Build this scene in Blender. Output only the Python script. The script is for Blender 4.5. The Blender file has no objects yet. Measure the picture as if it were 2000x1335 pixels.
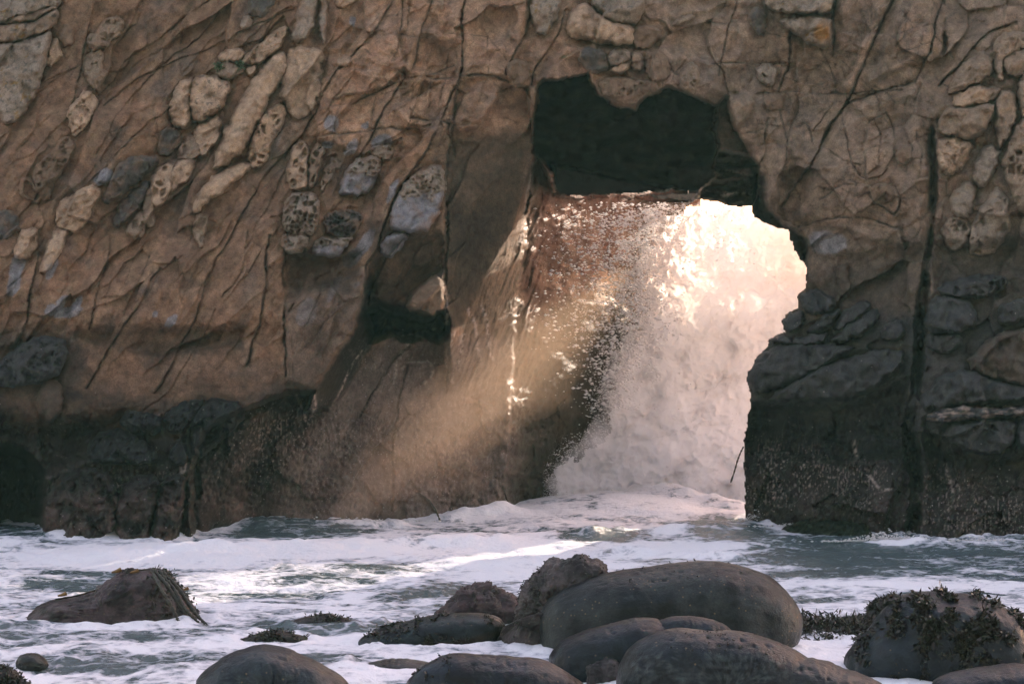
import bpy, math
import numpy as np
from mathutils import Vector

# ------------------------------------------------------------------ camera, sky, sun, exposure
scene = bpy.context.scene
col = scene.collection
F, CY, CZ = 4500.0, -45.0, 3.75           # focal length in photograph pixels, camera place
cam_d = bpy.data.cameras.new('camera')
cam = bpy.data.objects.new('camera', cam_d)
col.objects.link(cam)
cam.location = (0, CY, CZ)
cam.rotation_euler = (math.pi / 2, 0, 0)
cam_d.sensor_width = 36.0
cam_d.lens = 36.0 * F / 2000.0
cam_d.clip_end = 5000
scene.camera = cam

SUN_FROM = Vector((8.45, 13.0, 4.75)).normalized()
sun_el = math.asin(SUN_FROM.z)
sun_az = math.atan2(SUN_FROM.x, SUN_FROM.y)
world = bpy.data.worlds.new('World')
scene.world = world
world.use_nodes = True
wn, wl = world.node_tree.nodes, world.node_tree.links
wn.clear()
sky = wn.new('ShaderNodeTexSky')
sky.sky_type = 'NISHITA'
sky.sun_disc = False
sky.sun_elevation = sun_el
sky.sun_rotation = sun_az
sky.dust_density = 1.5
sky.ozone_density = 1.0
tint = wn.new('ShaderNodeMix'); tint.data_type = 'RGBA'; tint.blend_type = 'MULTIPLY'
tint.inputs[0].default_value = 1.0
tint.inputs[7].default_value = (1.0, 0.66, 0.555, 1)
bg = wn.new('ShaderNodeBackground'); bg.inputs['Strength'].default_value = 0.15
wo = wn.new('ShaderNodeOutputWorld')
wl.new(sky.outputs[0], tint.inputs[6]); wl.new(tint.outputs[2], bg.inputs['Color']); wl.new(bg.outputs[0], wo.inputs['Surface'])

sun_d = bpy.data.lights.new('sun', 'SUN')
sun_d.energy = 2.0
sun_d.angle = math.radians(0.5)
sun_d.color = (1.0, 0.83, 0.67)
sun = bpy.data.objects.new('sun', sun_d)
sun.rotation_euler = (-SUN_FROM).to_track_quat('-Z', 'Y').to_euler()
sun.location = (40, 60, 30)
col.objects.link(sun)

vs = scene.view_settings
vs.view_transform = 'Standard'; vs.look = 'None'; vs.gamma = 1.0; vs.use_curve_mapping = False
vs.exposure = 2.68
cy = scene.cycles
cy.use_denoising = True
cy.use_adaptive_sampling = True; cy.adaptive_threshold = 0.02
cy.max_bounces = 8; cy.diffuse_bounces = 3; cy.glossy_bounces = 3; cy.transmission_bounces = 4; cy.volume_bounces = 4
cy.caustics_reflective = False; cy.caustics_refractive = False
cy.sample_clamp_indirect = 4.0
cy.volume_step_rate = 4.0

# ------------------------------------------------------------------ helpers
f32 = np.float32
def at(px, py, D):
    """a photograph pixel at the distance plane D metres behind the cliff's front -> a point in the place"""
    s = (D - CY) / F
    return (px - 1000.0) * s, D, CZ + (667.5 - py) * s
def dist_at_water(py):
    return CZ * F / (py - 667.5) + CY

_tabs = {}
def _tab(seed):
    if seed not in _tabs:
        r = np.random.default_rng(seed)
        a = r.random((256, 256)) * 2 * np.pi
        _tabs[seed] = (np.cos(a).astype(f32), np.sin(a).astype(f32), r.random((256, 256)).astype(f32), r.random((256, 256)).astype(f32), r.random((256, 256)).astype(f32))
    return _tabs[seed]
def gnoise(x, y, seed=0):
    gx, gy = _tab(seed)[:2]
    x = np.asarray(x, f32); y = np.asarray(y, f32)
    xf = np.floor(x); yf = np.floor(y)
    xi = xf.astype(np.int32); yi = yf.astype(np.int32)
    u = x - xf; v = y - yf
    x0 = xi & 255; x1 = (xi + 1) & 255; y0 = yi & 255; y1 = (yi + 1) & 255
    fu = u * u * u * (u * (u * 6 - 15) + 10); fv = v * v * v * (v * (v * 6 - 15) + 10)
    n00 = gx[x0, y0] * u + gy[x0, y0] * v
    n10 = gx[x1, y0] * (u - 1) + gy[x1, y0] * v
    n01 = gx[x0, y1] * u + gy[x0, y1] * (v - 1)
    n11 = gx[x1, y1] * (u - 1) + gy[x1, y1] * (v - 1)
    a = n00 + fu * (n10 - n00); b = n01 + fu * (n11 - n01)
    return (a + fv * (b - a)) * 1.5
def fbm(x, y, octs=4, seed=0, gain=0.5):
    s = 0; a = 1.0; f = 1.0; t = 0
    for k in range(octs):
        s = s + a * gnoise(x * f + 17.3 * k, y * f + 9.1 * k, seed + k)
        t += a; a *= gain; f *= 2.03
    return s / t
def billow(x, y, octs=4, seed=0, gain=0.5):
    s = 0; a = 1.0; f = 1.0; t = 0
    for k in range(octs):
        s = s + a * np.abs(gnoise(x * f + 17.3 * k, y * f + 9.1 * k, seed + k))
        t += a; a *= gain; f *= 2.03
    return s / t
def worley(x, y, seed=0):
    j0, j1 = _tab(seed)[2:4]
    x = np.asarray(x, f32); y = np.asarray(y, f32)
    xi = np.floor(x).astype(np.int32); yi = np.floor(y).astype(np.int32)
    F1 = np.full(x.shape, 9.0, f32); F2 = F1.copy(); ida = np.zeros(x.shape, np.int32); idb = ida.copy()
    dx = np.zeros(x.shape, f32); dy = dx.copy()
    for a in (-1, 0, 1):
        for b in (-1, 0, 1):
            cx = xi + a; cyy = yi + b
            ia = cx & 255; ib = cyy & 255
            ex = x - (cx + j0[ia, ib]); ey = y - (cyy + j1[ia, ib])
            d = np.sqrt(ex * ex + ey * ey)
            near = d < F1
            F2 = np.where(near, F1, np.minimum(F2, d))
            F1 = np.where(near, d, F1)
            ida = np.where(near, ia, ida); idb = np.where(near, ib, idb)
            dx = np.where(near, ex, dx); dy = np.where(near, ey, dy)
    return F1, F2, ida, idb, dx, dy
def facets(x, y, seed, tilt):
    """angular fractured relief: every cell is a tilted plane; returns relief and closeness to the joints"""
    F1, F2, ia, ib, dx, dy = worley(x, y, seed)
    t = _tab(seed + 500)
    g1 = (t[2][ia, ib] - 0.5) * 2; g2 = (t[3][ia, ib] - 0.5) * 2; o = (t[4][ia, ib] - 0.5) * 2
    e = F2 - F1
    return (g1 * dx + g2 * dy) * tilt + o * tilt * 0.35, e, t[4][ia, ib]
def sstep(a, b, x):
    t = np.clip((x - a) / (b - a), 0, 1)
    return t * t * (3 - 2 * t)
def sdpoly(poly, X, Y):
    """signed distance to a polygon, positive inside"""
    P = np.asarray(poly, f32)
    d = np.full(X.shape, 1e9, f32); inside = np.zeros(X.shape, bool)
    n = len(P)
    for i in range(n):
        ax, ay = P[i]; bx, by = P[(i + 1) % n]
        ex, ey = bx - ax, by - ay
        t = np.clip(((X - ax) * ex + (Y - ay) * ey) / (ex * ex + ey * ey + 1e-9), 0, 1)
        d = np.minimum(d, (X - ax - t * ex) ** 2 + (Y - ay - t * ey) ** 2)
        if ay != by:
            c = ((ay > Y) != (by > Y)) & (X < (bx - ax) * (Y - ay) / (by - ay) + ax)
            inside ^= c
    d = np.sqrt(d)
    return np.where(inside, d, -d)
def smooth_poly(poly, n=3):
    P = np.asarray(poly, float)
    for _ in range(n):
        Q = np.roll(P, -1, 0)
        P = np.stack([P * 0.75 + Q * 0.25, P * 0.25 + Q * 0.75], 1).reshape(-1, 2)
    return P

def np_mesh(name, V, faces, colour=None, attrs=None, smooth=True):
    """faces: (n,3) or (n,4) index array"""
    me = bpy.data.meshes.new(name)
    V = np.ascontiguousarray(V, f32); faces = np.ascontiguousarray(faces, np.int32)
    k = faces.shape[1]; nf = len(faces)
    me.vertices.add(len(V)); me.vertices.foreach_set('co', V.ravel())
    me.loops.add(nf * k); me.loops.foreach_set('vertex_index', faces.ravel())
    me.polygons.add(nf)
    me.polygons.foreach_set('loop_start', np.arange(0, nf * k, k, dtype=np.int32))
    if colour is not None:
        a = me.attributes.new('col', 'FLOAT_COLOR', 'POINT')
        c4 = np.ones((len(V), 4), f32); c4[:, :3] = np.clip(colour, 0.003, 0.9)
        a.data.foreach_set('color', c4.ravel())
    for an, av in (attrs or {}).items():
        a = me.attributes.new(an, 'FLOAT', 'POINT')
        a.data.foreach_set('value', np.ascontiguousarray(av, f32).ravel())
    me.update(calc_edges=True)
    me.polygons.foreach_set('use_smooth', np.full(nf, smooth, dtype=bool))
    return me
def add(name, me, mat=None, parent=None, label=None, cat=None, group=None, kind=None):
    o = bpy.data.objects.new(name, me)
    col.objects.link(o)
    if mat is not None: me.materials.append(mat)
    if parent is not None: o.parent = parent
    if label: o['label'] = label
    if cat: o['category'] = cat
    if group: o['group'] = group
    if kind: o['kind'] = kind
    return o
def grid_faces(ny, nx, keep=None):
    idx = np.arange(ny * nx, dtype=np.int32).reshape(ny, nx)
    q = np.stack([idx[1:, :-1], idx[1:, 1:], idx[:-1, 1:], idx[:-1, :-1]], -1)
    if keep is not None: q = q[keep]
    return q.reshape(-1, 4)
def compact(V, faces, *arrs):
    used = np.zeros(len(V), bool); used[faces.ravel()] = True
    new = np.cumsum(used) - 1
    return (V[used], new[faces].astype(np.int32)) + tuple(a[used] for a in arrs)

# ------------------------------------------------------------------ materials
def rock_material(name, grain=14.0, bump=0.35, speck=0.0, speck_col=(0.27, 0.225, 0.205), wet_rough=0.32, dry_rough=0.88, var=0.35):
    m = bpy.data.materials.new(name); m.use_nodes = True
    nt = m.node_tree; N, L = nt.nodes, nt.links
    b = N['Principled BSDF']
    tc = N.new('ShaderNodeTexCoord')
    at_c = N.new('ShaderNodeAttribute'); at_c.attribute_name = 'col'
    at_w = N.new('ShaderNodeAttribute'); at_w.attribute_name = 'wet'
    n1 = N.new('ShaderNodeTexNoise'); n1.inputs['Scale'].default_value = grain; n1.inputs['Detail'].default_value = 6; n1.inputs['Roughness'].default_value = 0.65
    n2 = N.new('ShaderNodeTexNoise'); n2.inputs['Scale'].default_value = grain * 6; n2.inputs['Detail'].default_value = 4; n2.inputs['Roughness'].default_value = 0.7
    for n in (n1, n2): L.new(tc.outputs['Object'], n.inputs['Vector'])
    r1 = N.new('ShaderNodeMapRange'); r1.inputs[1].default_value = 0.3; r1.inputs[2].default_value = 0.7; r1.inputs[3].default_value = 1 - var; r1.inputs[4].default_value = 1 + var
    L.new(n1.outputs[0], r1.inputs[0])
    r2 = N.new('ShaderNodeMapRange'); r2.inputs[1].default_value = 0.3; r2.inputs[2].default_value = 0.7; r2.inputs[3].default_value = 0.66; r2.inputs[4].default_value = 1.34
    L.new(n2.outputs[0], r2.inputs[0])
    mu = N.new('ShaderNodeMath'); mu.operation = 'MULTIPLY'
    L.new(r1.outputs[0], mu.inputs[0]); L.new(r2.outputs[0], mu.inputs[1])
    vm = N.new('ShaderNodeVectorMath'); vm.operation = 'SCALE'
    L.new(at_c.outputs['Color'], vm.inputs[0]); L.new(mu.outputs[0], vm.inputs['Scale'])
    last = vm.outputs[0]
    if speck > 0:
        at_s = N.new('ShaderNodeAttribute'); at_s.attribute_name = 'speck'
        v = N.new('ShaderNodeTexVoronoi'); v.inputs['Scale'].default_value = speck; v.feature = 'F1'
        L.new(tc.outputs['Object'], v.inputs['Vector'])
        rr = N.new('ShaderNodeMapRange'); rr.inputs[1].default_value = 0.17; rr.inputs[2].default_value = 0.34; rr.inputs[3].default_value = 1.0; rr.inputs[4].default_value = 0.0
        L.new(v.outputs['Distance'], rr.inputs[0])
        sep = N.new('ShaderNodeSeparateColor'); L.new(v.outputs['Color'], sep.inputs[0])
        ge = N.new('ShaderNodeMath'); ge.operation = 'LESS_THAN'
        L.new(sep.outputs[0], ge.inputs[0]); L.new(at_s.outputs['Fac'], ge.inputs[1])
        m2 = N.new('ShaderNodeMath'); m2.operation = 'MULTIPLY'; L.new(rr.outputs[0], m2.inputs[0]); L.new(ge.outputs[0], m2.inputs[1])
        mx = N.new('ShaderNodeMix'); mx.data_type = 'RGBA'
        L.new(m2.outputs[0], mx.inputs[0]); L.new(last, mx.inputs[6]); mx.inputs[7].default_value = (*speck_col, 1)
        last = mx.outputs[2]
    L.new(last, b.inputs['Base Color'])
    rw = N.new('ShaderNodeMapRange'); rw.inputs[3].default_value = dry_rough; rw.inputs[4].default_value = wet_rough
    L.new(at_w.outputs['Fac'], rw.inputs[0]); L.new(rw.outputs[0], b.inputs['Roughness'])
    b.inputs['Specular IOR Level'].default_value = 0.14
    ad = N.new('ShaderNodeMath'); ad.operation = 'MULTIPLY_ADD'; ad.inputs[1].default_value = 0.3
    L.new(n2.outputs[0], ad.inputs[0]); L.new(n1.outputs[0], ad.inputs[2])
    bp = N.new('ShaderNodeBump'); bp.inputs['Strength'].default_value = bump; bp.inputs['Distance'].default_value = 0.05
    L.new(ad.outputs[0], bp.inputs['Height']); L.new(bp.outputs[0], b.inputs['Normal'])
    return m
M_cliff = rock_material('sandstone_cliff', grain=6.0, bump=0.75, speck=17.0, var=0.40)
M_stone = rock_material('weathered_stone', grain=9.0, bump=0.7, speck=30.0, speck_col=(0.30, 0.19, 0.06), var=0.30)
M_bould = rock_material('wet_boulder', grain=7.0, bump=0.5, speck=24.0, speck_col=(0.13, 0.092, 0.055), wet_rough=0.27, dry_rough=0.6, var=0.5)

M_bould.node_tree.nodes['Principled BSDF'].inputs['Specular IOR Level'].default_value = 0.24
# linear albedos
TAN = (0.36, 0.235, 0.15); BROWN = (0.235, 0.145, 0.10); ORANGE = (0.35, 0.20, 0.125); GREYB = (0.215, 0.165, 0.13)
PALE = (0.66, 0.47, 0.325); BLUE = (0.335, 0.33, 0.36); GREY = (0.40, 0.325, 0.26); DKGREY = (0.125, 0.117, 0.11)
SLATE = (0.078, 0.078, 0.080); BLACK = (0.014, 0.015, 0.014); MAUVE = (0.17, 0.112, 0.102); RED = (0.27, 0.125, 0.085); DARKBR = (0.07, 0.052, 0.042)

ALB = np.array((0.585, 0.57, 0.52), f32)         # damp sea-cliff sandstone is dark
# ------------------------------------------------------------------ the cliff's depth, drawn over the photograph's plane
STEP = 2.1
fx = np.arange(-14, 2014.1, STEP); fy = np.arange(-14, 1100.1, STEP)
ext = np.cumsum(np.geomspace(4, 260, 26))
px1 = np.concatenate([fx[0] - ext[::-1], fx, fx[-1] + ext]).astype(f32)
exty = np.cumsum(np.geomspace(4, 90, 20))
py1 = np.concatenate([fy[0] - exty[::-1], fy, fy[-1] + np.array([20., 60.])]).astype(f32)
nx, ny = len(px1), len(py1)
X, Y = np.meshgrid(px1, py1)
CTRL = np.array([
 (0,0,3.2),(500,0,3.2),(1000,0,3.1),(1400,0,3.0),(1700,0,2.7),(2000,0,2.4),(0,-400,5),(1000,-400,5),(2000,-400,4.2),
 (0,300,1.9),(500,300,1.9),(860,300,1.8),(0,500,1.0),(500,500,0.9),(860,500,1.0),
 (0,640,0.4),(300,640,0.35),(560,600,0.4),(720,560,0.5),(1100,100,2.7),(1250,170,2.7),
 (1420,300,2.7),(1500,420,2.7),(1570,560,2.7),(1470,750,2.4),(1460,1010,2.9),(1460,900,2.6),(1700,400,1.9),(1800,300,1.5),(1700,600,1.4),(1700,750,0.7),(1600,1030,0.8),(1700,1050,-0.6),
 (1850,300,1.4),(2000,300,1.0),(2000,600,0.2),(1850,700,0.1),(2000,900,-0.9),(1850,1050,-1.3),(2000,1060,-1.5),
 (0,780,0.25),(300,770,0.2),(550,750,0.3),(0,1050,-0.3),(250,1050,-0.9),(200,930,-0.3),(360,1050,-0.6)], float)
def rbf(ctrl, X, Y):
    P = ctrl[:, :2] / 300.0; n = len(P)
    d = np.linalg.norm(P[:, None] - P[None], axis=2)
    A = np.zeros((n + 3, n + 3)); A[:n, :n] = d - np.eye(n) * 0.02; A[:n, n] = 1; A[:n, n + 1:] = P; A[n, :n] = 1; A[n + 1:, :n] = P.T
    w = np.linalg.solve(A, np.concatenate([ctrl[:, 2], [0, 0, 0]]))
    r = w[n] + w[n + 1] * X / 300 + w[n + 2] * Y / 300
    for i in range(n): r = r + w[i] * np.sqrt((X / 300 - P[i, 0]) ** 2 + (Y / 300 - P[i, 1]) ** 2)
    return r
Xc = np.clip(X, -120, 2120); Yc = np.clip(Y, -420, 1100)
D = rbf(CTRL, Xc, Yc).astype(f32)
# wandering coordinates so that drawn outlines are never straight
WX = X + 7 * fbm(X / 45, Y / 45, 3, 11) + 3.0 * fbm(X / 11, Y / 11, 2, 12)
WY = Y + 7 * fbm(X / 45, Y / 45, 3, 13) + 3.0 * fbm(X / 11, Y / 11, 2, 14)
def win(poly, pad):
    P = np.asarray(poly, float)
    i0, i1 = np.searchsorted(px1, [P[:, 0].min() - pad, P[:, 0].max() + pad]); j0, j1 = np.searchsorted(py1, [P[:, 1].min() - pad, P[:, 1].max() + pad])
    return slice(max(j0, 0), max(j1, j0 + 1)), slice(max(i0, 0), max(i1, i0 + 1))
def plane(pts):
    P = np.array(pts, float)
    A = np.c_[np.ones(len(P)), P[:, 0], P[:, 1]]
    c = np.linalg.lstsq(A, P[:, 2], rcond=None)[0]
    return lambda x, y: c[0] + c[1] * x + c[2] * y
def region(poly, soft, pad=40):
    w = win(poly, soft + pad)
    m = sstep(-soft, soft, sdpoly(poly, WX[w], WY[w]))
    return w, m
def paint_depth(poly, fn, soft=5):
    w, m = region(poly, soft)
    D[w] = D[w] * (1 - m) + m * (fn(X[w], Y[w]) if callable(fn) else fn)
def add_depth(poly, v, soft=10):
    w, m = region(poly, soft)
    D[w] += m * v

# front sheet: ledges and undercuts
add_depth([(-60,815),(60,822),(140,835),(240,822),(185,860),(100,905),(-60,1010)], 0.7, 30)
add_depth([(150,640),(480,640),(470,668),(300,690),(150,660)], 0.22, 10)
add_depth([(560,500),(700,500),(690,570),(560,565)], 0.25, 10)
add_depth([(-60,700),(40,668),(60,690),(20,725),(-60,760)], 0.25, 10)
add_depth([(556,590),(640,560),(722,520),(690,640),(618,760),(556,748)], -0.28, 6)
paint_depth([(-80,850),(40,880),(84,930),(76,1010),(70,1120),(-80,1120)], lambda x, y: 3.2 - 0.01 * x, 14)
# broad blocks and steps of the face
for poly, v_, sf in [([(1420,190),(1530,182),(1560,300),(1505,405),(1480,322),(1430,250)],-.35,14),([(1552,420),(1600,300),(1652,212),(1790,168),(1812,300),(1805,484),(1700,470),(1640,446)],-.34,12),
    ([(60,560),(400,480),(540,420),(552,625),(300,638),(150,628),(40,640)],-.22,22),([(-40,250),(140,215),(330,210),(300,310),(200,390),(100,560),(-40,600)],-.22,18),([(640,120),(710,104),(900,160),(870,250),(770,390),(700,300),(610,268)],-.26,9),
    ([(905,-20),(1040,-20),(1000,150),(905,155)],-.28,8),([(720,-20),(850,-20),(800,140),(700,105)],-.16,9),([(1100,90),(1300,95),(1400,120),(1420,186),(1340,182),(1240,215),(1160,180),(1050,156)],-.30,10),([(1640,-20),(1745,-20),(1690,110),(1650,190),(1636,110)],-.18,9),
    ([(1700,160),(1760,-20),(1840,-20),(1815,110)],-.20,9),([(160,20),(300,60),(330,140),(220,230),(150,150)],.16,26),([(380,440),(470,430),(520,470),(480,560),(400,570)],.14,20),([(1290,0),(1440,0),(1400,110),(1310,100)],.18,16)]:
    add_depth(poly, v_, sf)
# right: the deep gully and the pillar's ledges
gl = [(1846,-20,2),(1838,105,3),(1826,190,5),(1820,320,6),(1814,470,7),(1800,600,9),(1784,720,10),(1780,840,10),(1786,960,9),(1782,1090,8)]
gully = [(x_ - w_, y_) for x_, y_, w_ in gl] + [(x_ + w_, y_) for x_, y_, w_ in gl[::-1]]
w, m = region([(x_ + 9 * math.sin(y_ / 37.0) + 5 * math.sin(y_ / 13.0 + x_), y_) for x_, y_ in gully], 5)
D[w] += m * 0.8 * np.clip(0.30 + 1.5 * fbm(X[w] / 40, Y[w] / 55, 3, 29) + 0.5 * sstep(380, 560, Y[w]), 0.05, 1.2)
add_depth([(1470,790),(1560,795),(1690,785),(1770,745),(1770,880),(1620,900),(1460,880)], 0.45, 14)
add_depth([(1810,820),(1850,885),(1940,900),(2060,880),(2060,960),(1820,960)], 0.4, 14)
add_depth([(1830,480),(2060,470),(2060,540),(1940,532),(1830,560)], 0.35, 12)
add_depth([(1580,560),(1760,520),(1775,640),(1720,600),(1640,580)], 0.15, 12)
add_depth([(1640,500),(1800,490),(1800,540),(1660,540)], 0.2, 14)
# recess to the left of the arch: set-back wet wall
paint_depth([(376,1100),(374,920),(400,840),(470,800),(560,766),(622,764),(668,730),(722,655),(722,540),(868,560),(872,420),(1200,420),(1200,1100)],
            plane([(400,1040,0.6),(520,1018,2.7),(720,660,3.0),(800,1015,3.4),(985,1000,5.3),(1000,680,5.0)]), 6)
add_depth([(370,1100),(375,930),(440,800),(520,800),(470,940),(430,1100)], -0.35, 25)
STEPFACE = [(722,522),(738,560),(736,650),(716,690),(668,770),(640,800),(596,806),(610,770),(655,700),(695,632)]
paint_depth(STEPFACE, lambda x, y: 0.5 + 2.6 * np.clip((x - 618 + (y - 762) * 0.45) / 70, 0, 1), 4)
paint_depth([(712,612),(745,596),(790,612),(835,626),(862,604),(893,622),(888,648),(858,664),(830,652),(796,664),(752,648),(726,662)], 4.9, 11)
paint_depth([(752,478),(800,462),(850,450),(866,470),(868,560),(845,604),(800,610),(760,600),(728,590),(718,560),(732,510)], lambda x, y: 1.2 + (x - 720) * 0.004 + (y - 480) * 0.006, 9)
paint_depth([(792,600),(806,571),(866,528),(872,600),(846,618)], plane([(800,600,1.1),(866,540,1.3),(840,615,1.0)]), 4)
# face turning into the arch: a smooth dark wedge, then the fluted rock that catches the sun
def jamb_depth(x, y):
    xb = np.interp(y, [160, 310, 450, 520, 620, 720, 790], [1046, 1040, 1000, 958, 912, 884, 872]); xj = np.interp(y, [160, 310, 560, 690, 790], [1052, 1048, 1016, 1006, 990])
    a = 1.5 + 1.1 * np.clip((x - 872) / (xb - 870), 0, 1); b = 2.3 * np.clip((x - xb) / (xj - xb + 4), 0, 1.3)
    lowb = 3.3 + 1.9 * (x - 720) / 280
    t = sstep(640, 800, y)
    return (a + b + (640 - y) * 0.0016) * (1 - t) + lowb * t
paint_depth([(872,640),(866,560),(869,420),(884,262),(935,248),(985,168),(1030,172),(1046,310),(1012,560),(1004,730),(960,790),(880,770)],
            lambda x, y: jamb_depth(x, y), 6)
# the arch's inner wall
paint_depth([(1046,300),(1080,372),(1350,395),(1400,600),(1400,1130),(985,1130),(986,1000),(1004,690),(1014,560)],
            plane([(1044,310,5.0),(985,1000,5.6),(1250,400,10.2),(1080,950,7.9),(1230,800,9.6)]), 4)
# the dark chamber over the opening
RECESS = [(1042,300),(1040,230),(1055,156),(1100,152),(1145,147),(1165,182),(1200,205),(1240,213),(1262,190),(1300,170),(1335,180),(1372,196),(1396,205),(1396,345),(1368,373),(1270,376),(1180,382),(1090,378),(1076,340)]
paint_depth(RECESS, lambda x, y: 5.9 + 0.002 * (1200 - x) + 0.6 * fbm(x / 90, y / 60, 2, 207), 3)
paint_depth([(1078,322),(1180,345),(1330,368),(1180,385),(1085,380)], 5.3, 4)
paint_depth([(1396,205),(1418,190),(1432,250),(1482,325),(1478,405),(1350,408),(1368,373),(1396,345)], lambda x, y: 7.4 - 0.5 * fbm(x / 60, y / 22, 2, 205), 3)
paint_depth([(1398,203),(1420,188),(1434,250),(1470,302),(1440,298),(1400,296)], 4.0, 5)
DARKSIDE = [(1470,330),(1494,342),(1498,402),(1528,436),(1550,448),(1576,470),(1578,535),(1545,540),(1520,470),(1470,440)]
add_depth(DARKSIDE, 1.0, 5)

Dsm = D.copy()                                   # big shape only
# ---- relief
lower = np.clip((Y - 700) / 80, 0, 1)
leftm = sstep(1000, 800, X) * sstep(760, 640, Y)
rightm = sstep(1380, 1460, X)
topm = sstep(560, 700, X) * sstep(1480, 1380, X) * sstep(330, 240, Y)
# rotate along the bedding (runs from upper right to lower left)
def rot(ang):
    c, s = math.cos(math.radians(ang)), math.sin(math.radians(ang))
    return X * c + Y * s, -X * s + Y * c
deep = sstep(-4, 4, sdpoly(RECESS, X, Y))
swell = billow((X + 40 * fbm(X / 100, Y / 100, 2, 26)) / 95, (Y + 40 * fbm(X / 100, Y / 100, 2, 27)) / 80, 2, 28)                        # chamber
relief = np.zeros_like(D)
relief += 0.36 * fbm(X / 240, Y / 240, 3, 21) + 0.14 * rightm * fbm(X / 110, Y / 110, 3, 24)
u, v = rot(128)                                   # u along the bedding
wu = u + 26 * fbm(X / 120, Y / 120, 2, 31); wv = v + 26 * fbm(X / 120, Y / 120, 2, 33)
fa, ea, ca = facets(wu / 240, wv / 75, 41, 0.30)
relief += leftm * fa * 1.0
fe, ee_, ce = facets((u + 14 * fbm(X / 60, Y / 60, 2, 45)) / 120, (v + 14 * fbm(X / 60, Y / 60, 2, 47)) / 34, 49, 0.12)
relief += leftm * fe * 0.75
groove = billow(u / 210, v / 26 + 0.6 * fbm(X / 150, Y / 150, 2, 37), 3, 35)
relief += leftm * (-0.08 * groove + 0.04) + (topm + rightm * 0.8 + leftm * 0.4) * 0.34 * swell * sstep(660, 600, Y)
fb, eb, cb = facets((X + 0.35 * Y + 60 * fbm(X / 170, Y / 170, 3, 51)) / 118, (Y - 0.2 * X + 60 * fbm(X / 170, Y / 170, 3, 53)) / 150, 55, 0.26)
relief += (rightm * 1.5 + topm * 1.5) * fb
fc, ec, cc = facets((X + 0.3 * Y + 26 * fbm(X / 70, Y / 70, 3, 61)) / 40, (Y - 0.3 * X + 26 * fbm(X / 70, Y / 70, 3, 63)) / 56, 65, 0.07)
relief += (rightm * 0.9 + topm * 0.5 + leftm * 0.25 + 0.3 * lower) * fc * 0.8
wetm = sstep(760, 830, Y + 40 * fbm(X / 90, Y / 90, 3, 71))
fd, ed, cd = facets((X + 12 * fbm(X / 40, Y / 40, 2, 73)) / 58, (Y + 12 * fbm(X / 40, Y / 40, 2, 75)) / 70, 77, 0.22)
relief += wetm * fd * 0.8
mus = worley(X / 9.0, Y / 12.0, 81)
relief += wetm * (mus[0] - 0.5) * 0.10 * sstep(-0.25, 0.25, fbm(X / 70, Y / 70, 3, 83) + 0.12)
innerm = sstep(4.0, 5.0, Dsm) * (1 - deep)
# fluted, streaky face beside the arch
us, vs_ = rot(112); vs_ = vs_ + 16 * fbm(X / 55, Y / 90, 3, 92); us = us + 30 * fbm(X / 40, Y / 60, 2, 93)
cm = sstep(866, 900, X) * sstep(1075, 1035, X) * sstep(250, 300, Y) * sstep(790, 720, Y)
st = fbm(us / 130, vs_ / 8.5, 4, 91); st2 = fbm(us / 260, vs_ / 26, 3, 95)
xbg = np.interp(Y, [160, 310, 450, 520, 620, 720, 790], [1046, 1040, 1000, 958, 912, 884, 872])
cm = cm * sstep(-12, 14, X - xbg)
relief += cm * (0.17 * st + 0.22 * st2)
relief += innerm * (0.30 * fbm(X / 70, Y / 70, 4, 97) + 0.06 * fbm(X / 14, Y / 14, 3, 98))
relief += 0.03 * fbm(X / 22, Y / 22, 4, 101) + 0.010 * fbm(X / 6.5, Y / 6.5, 2, 105)

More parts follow.
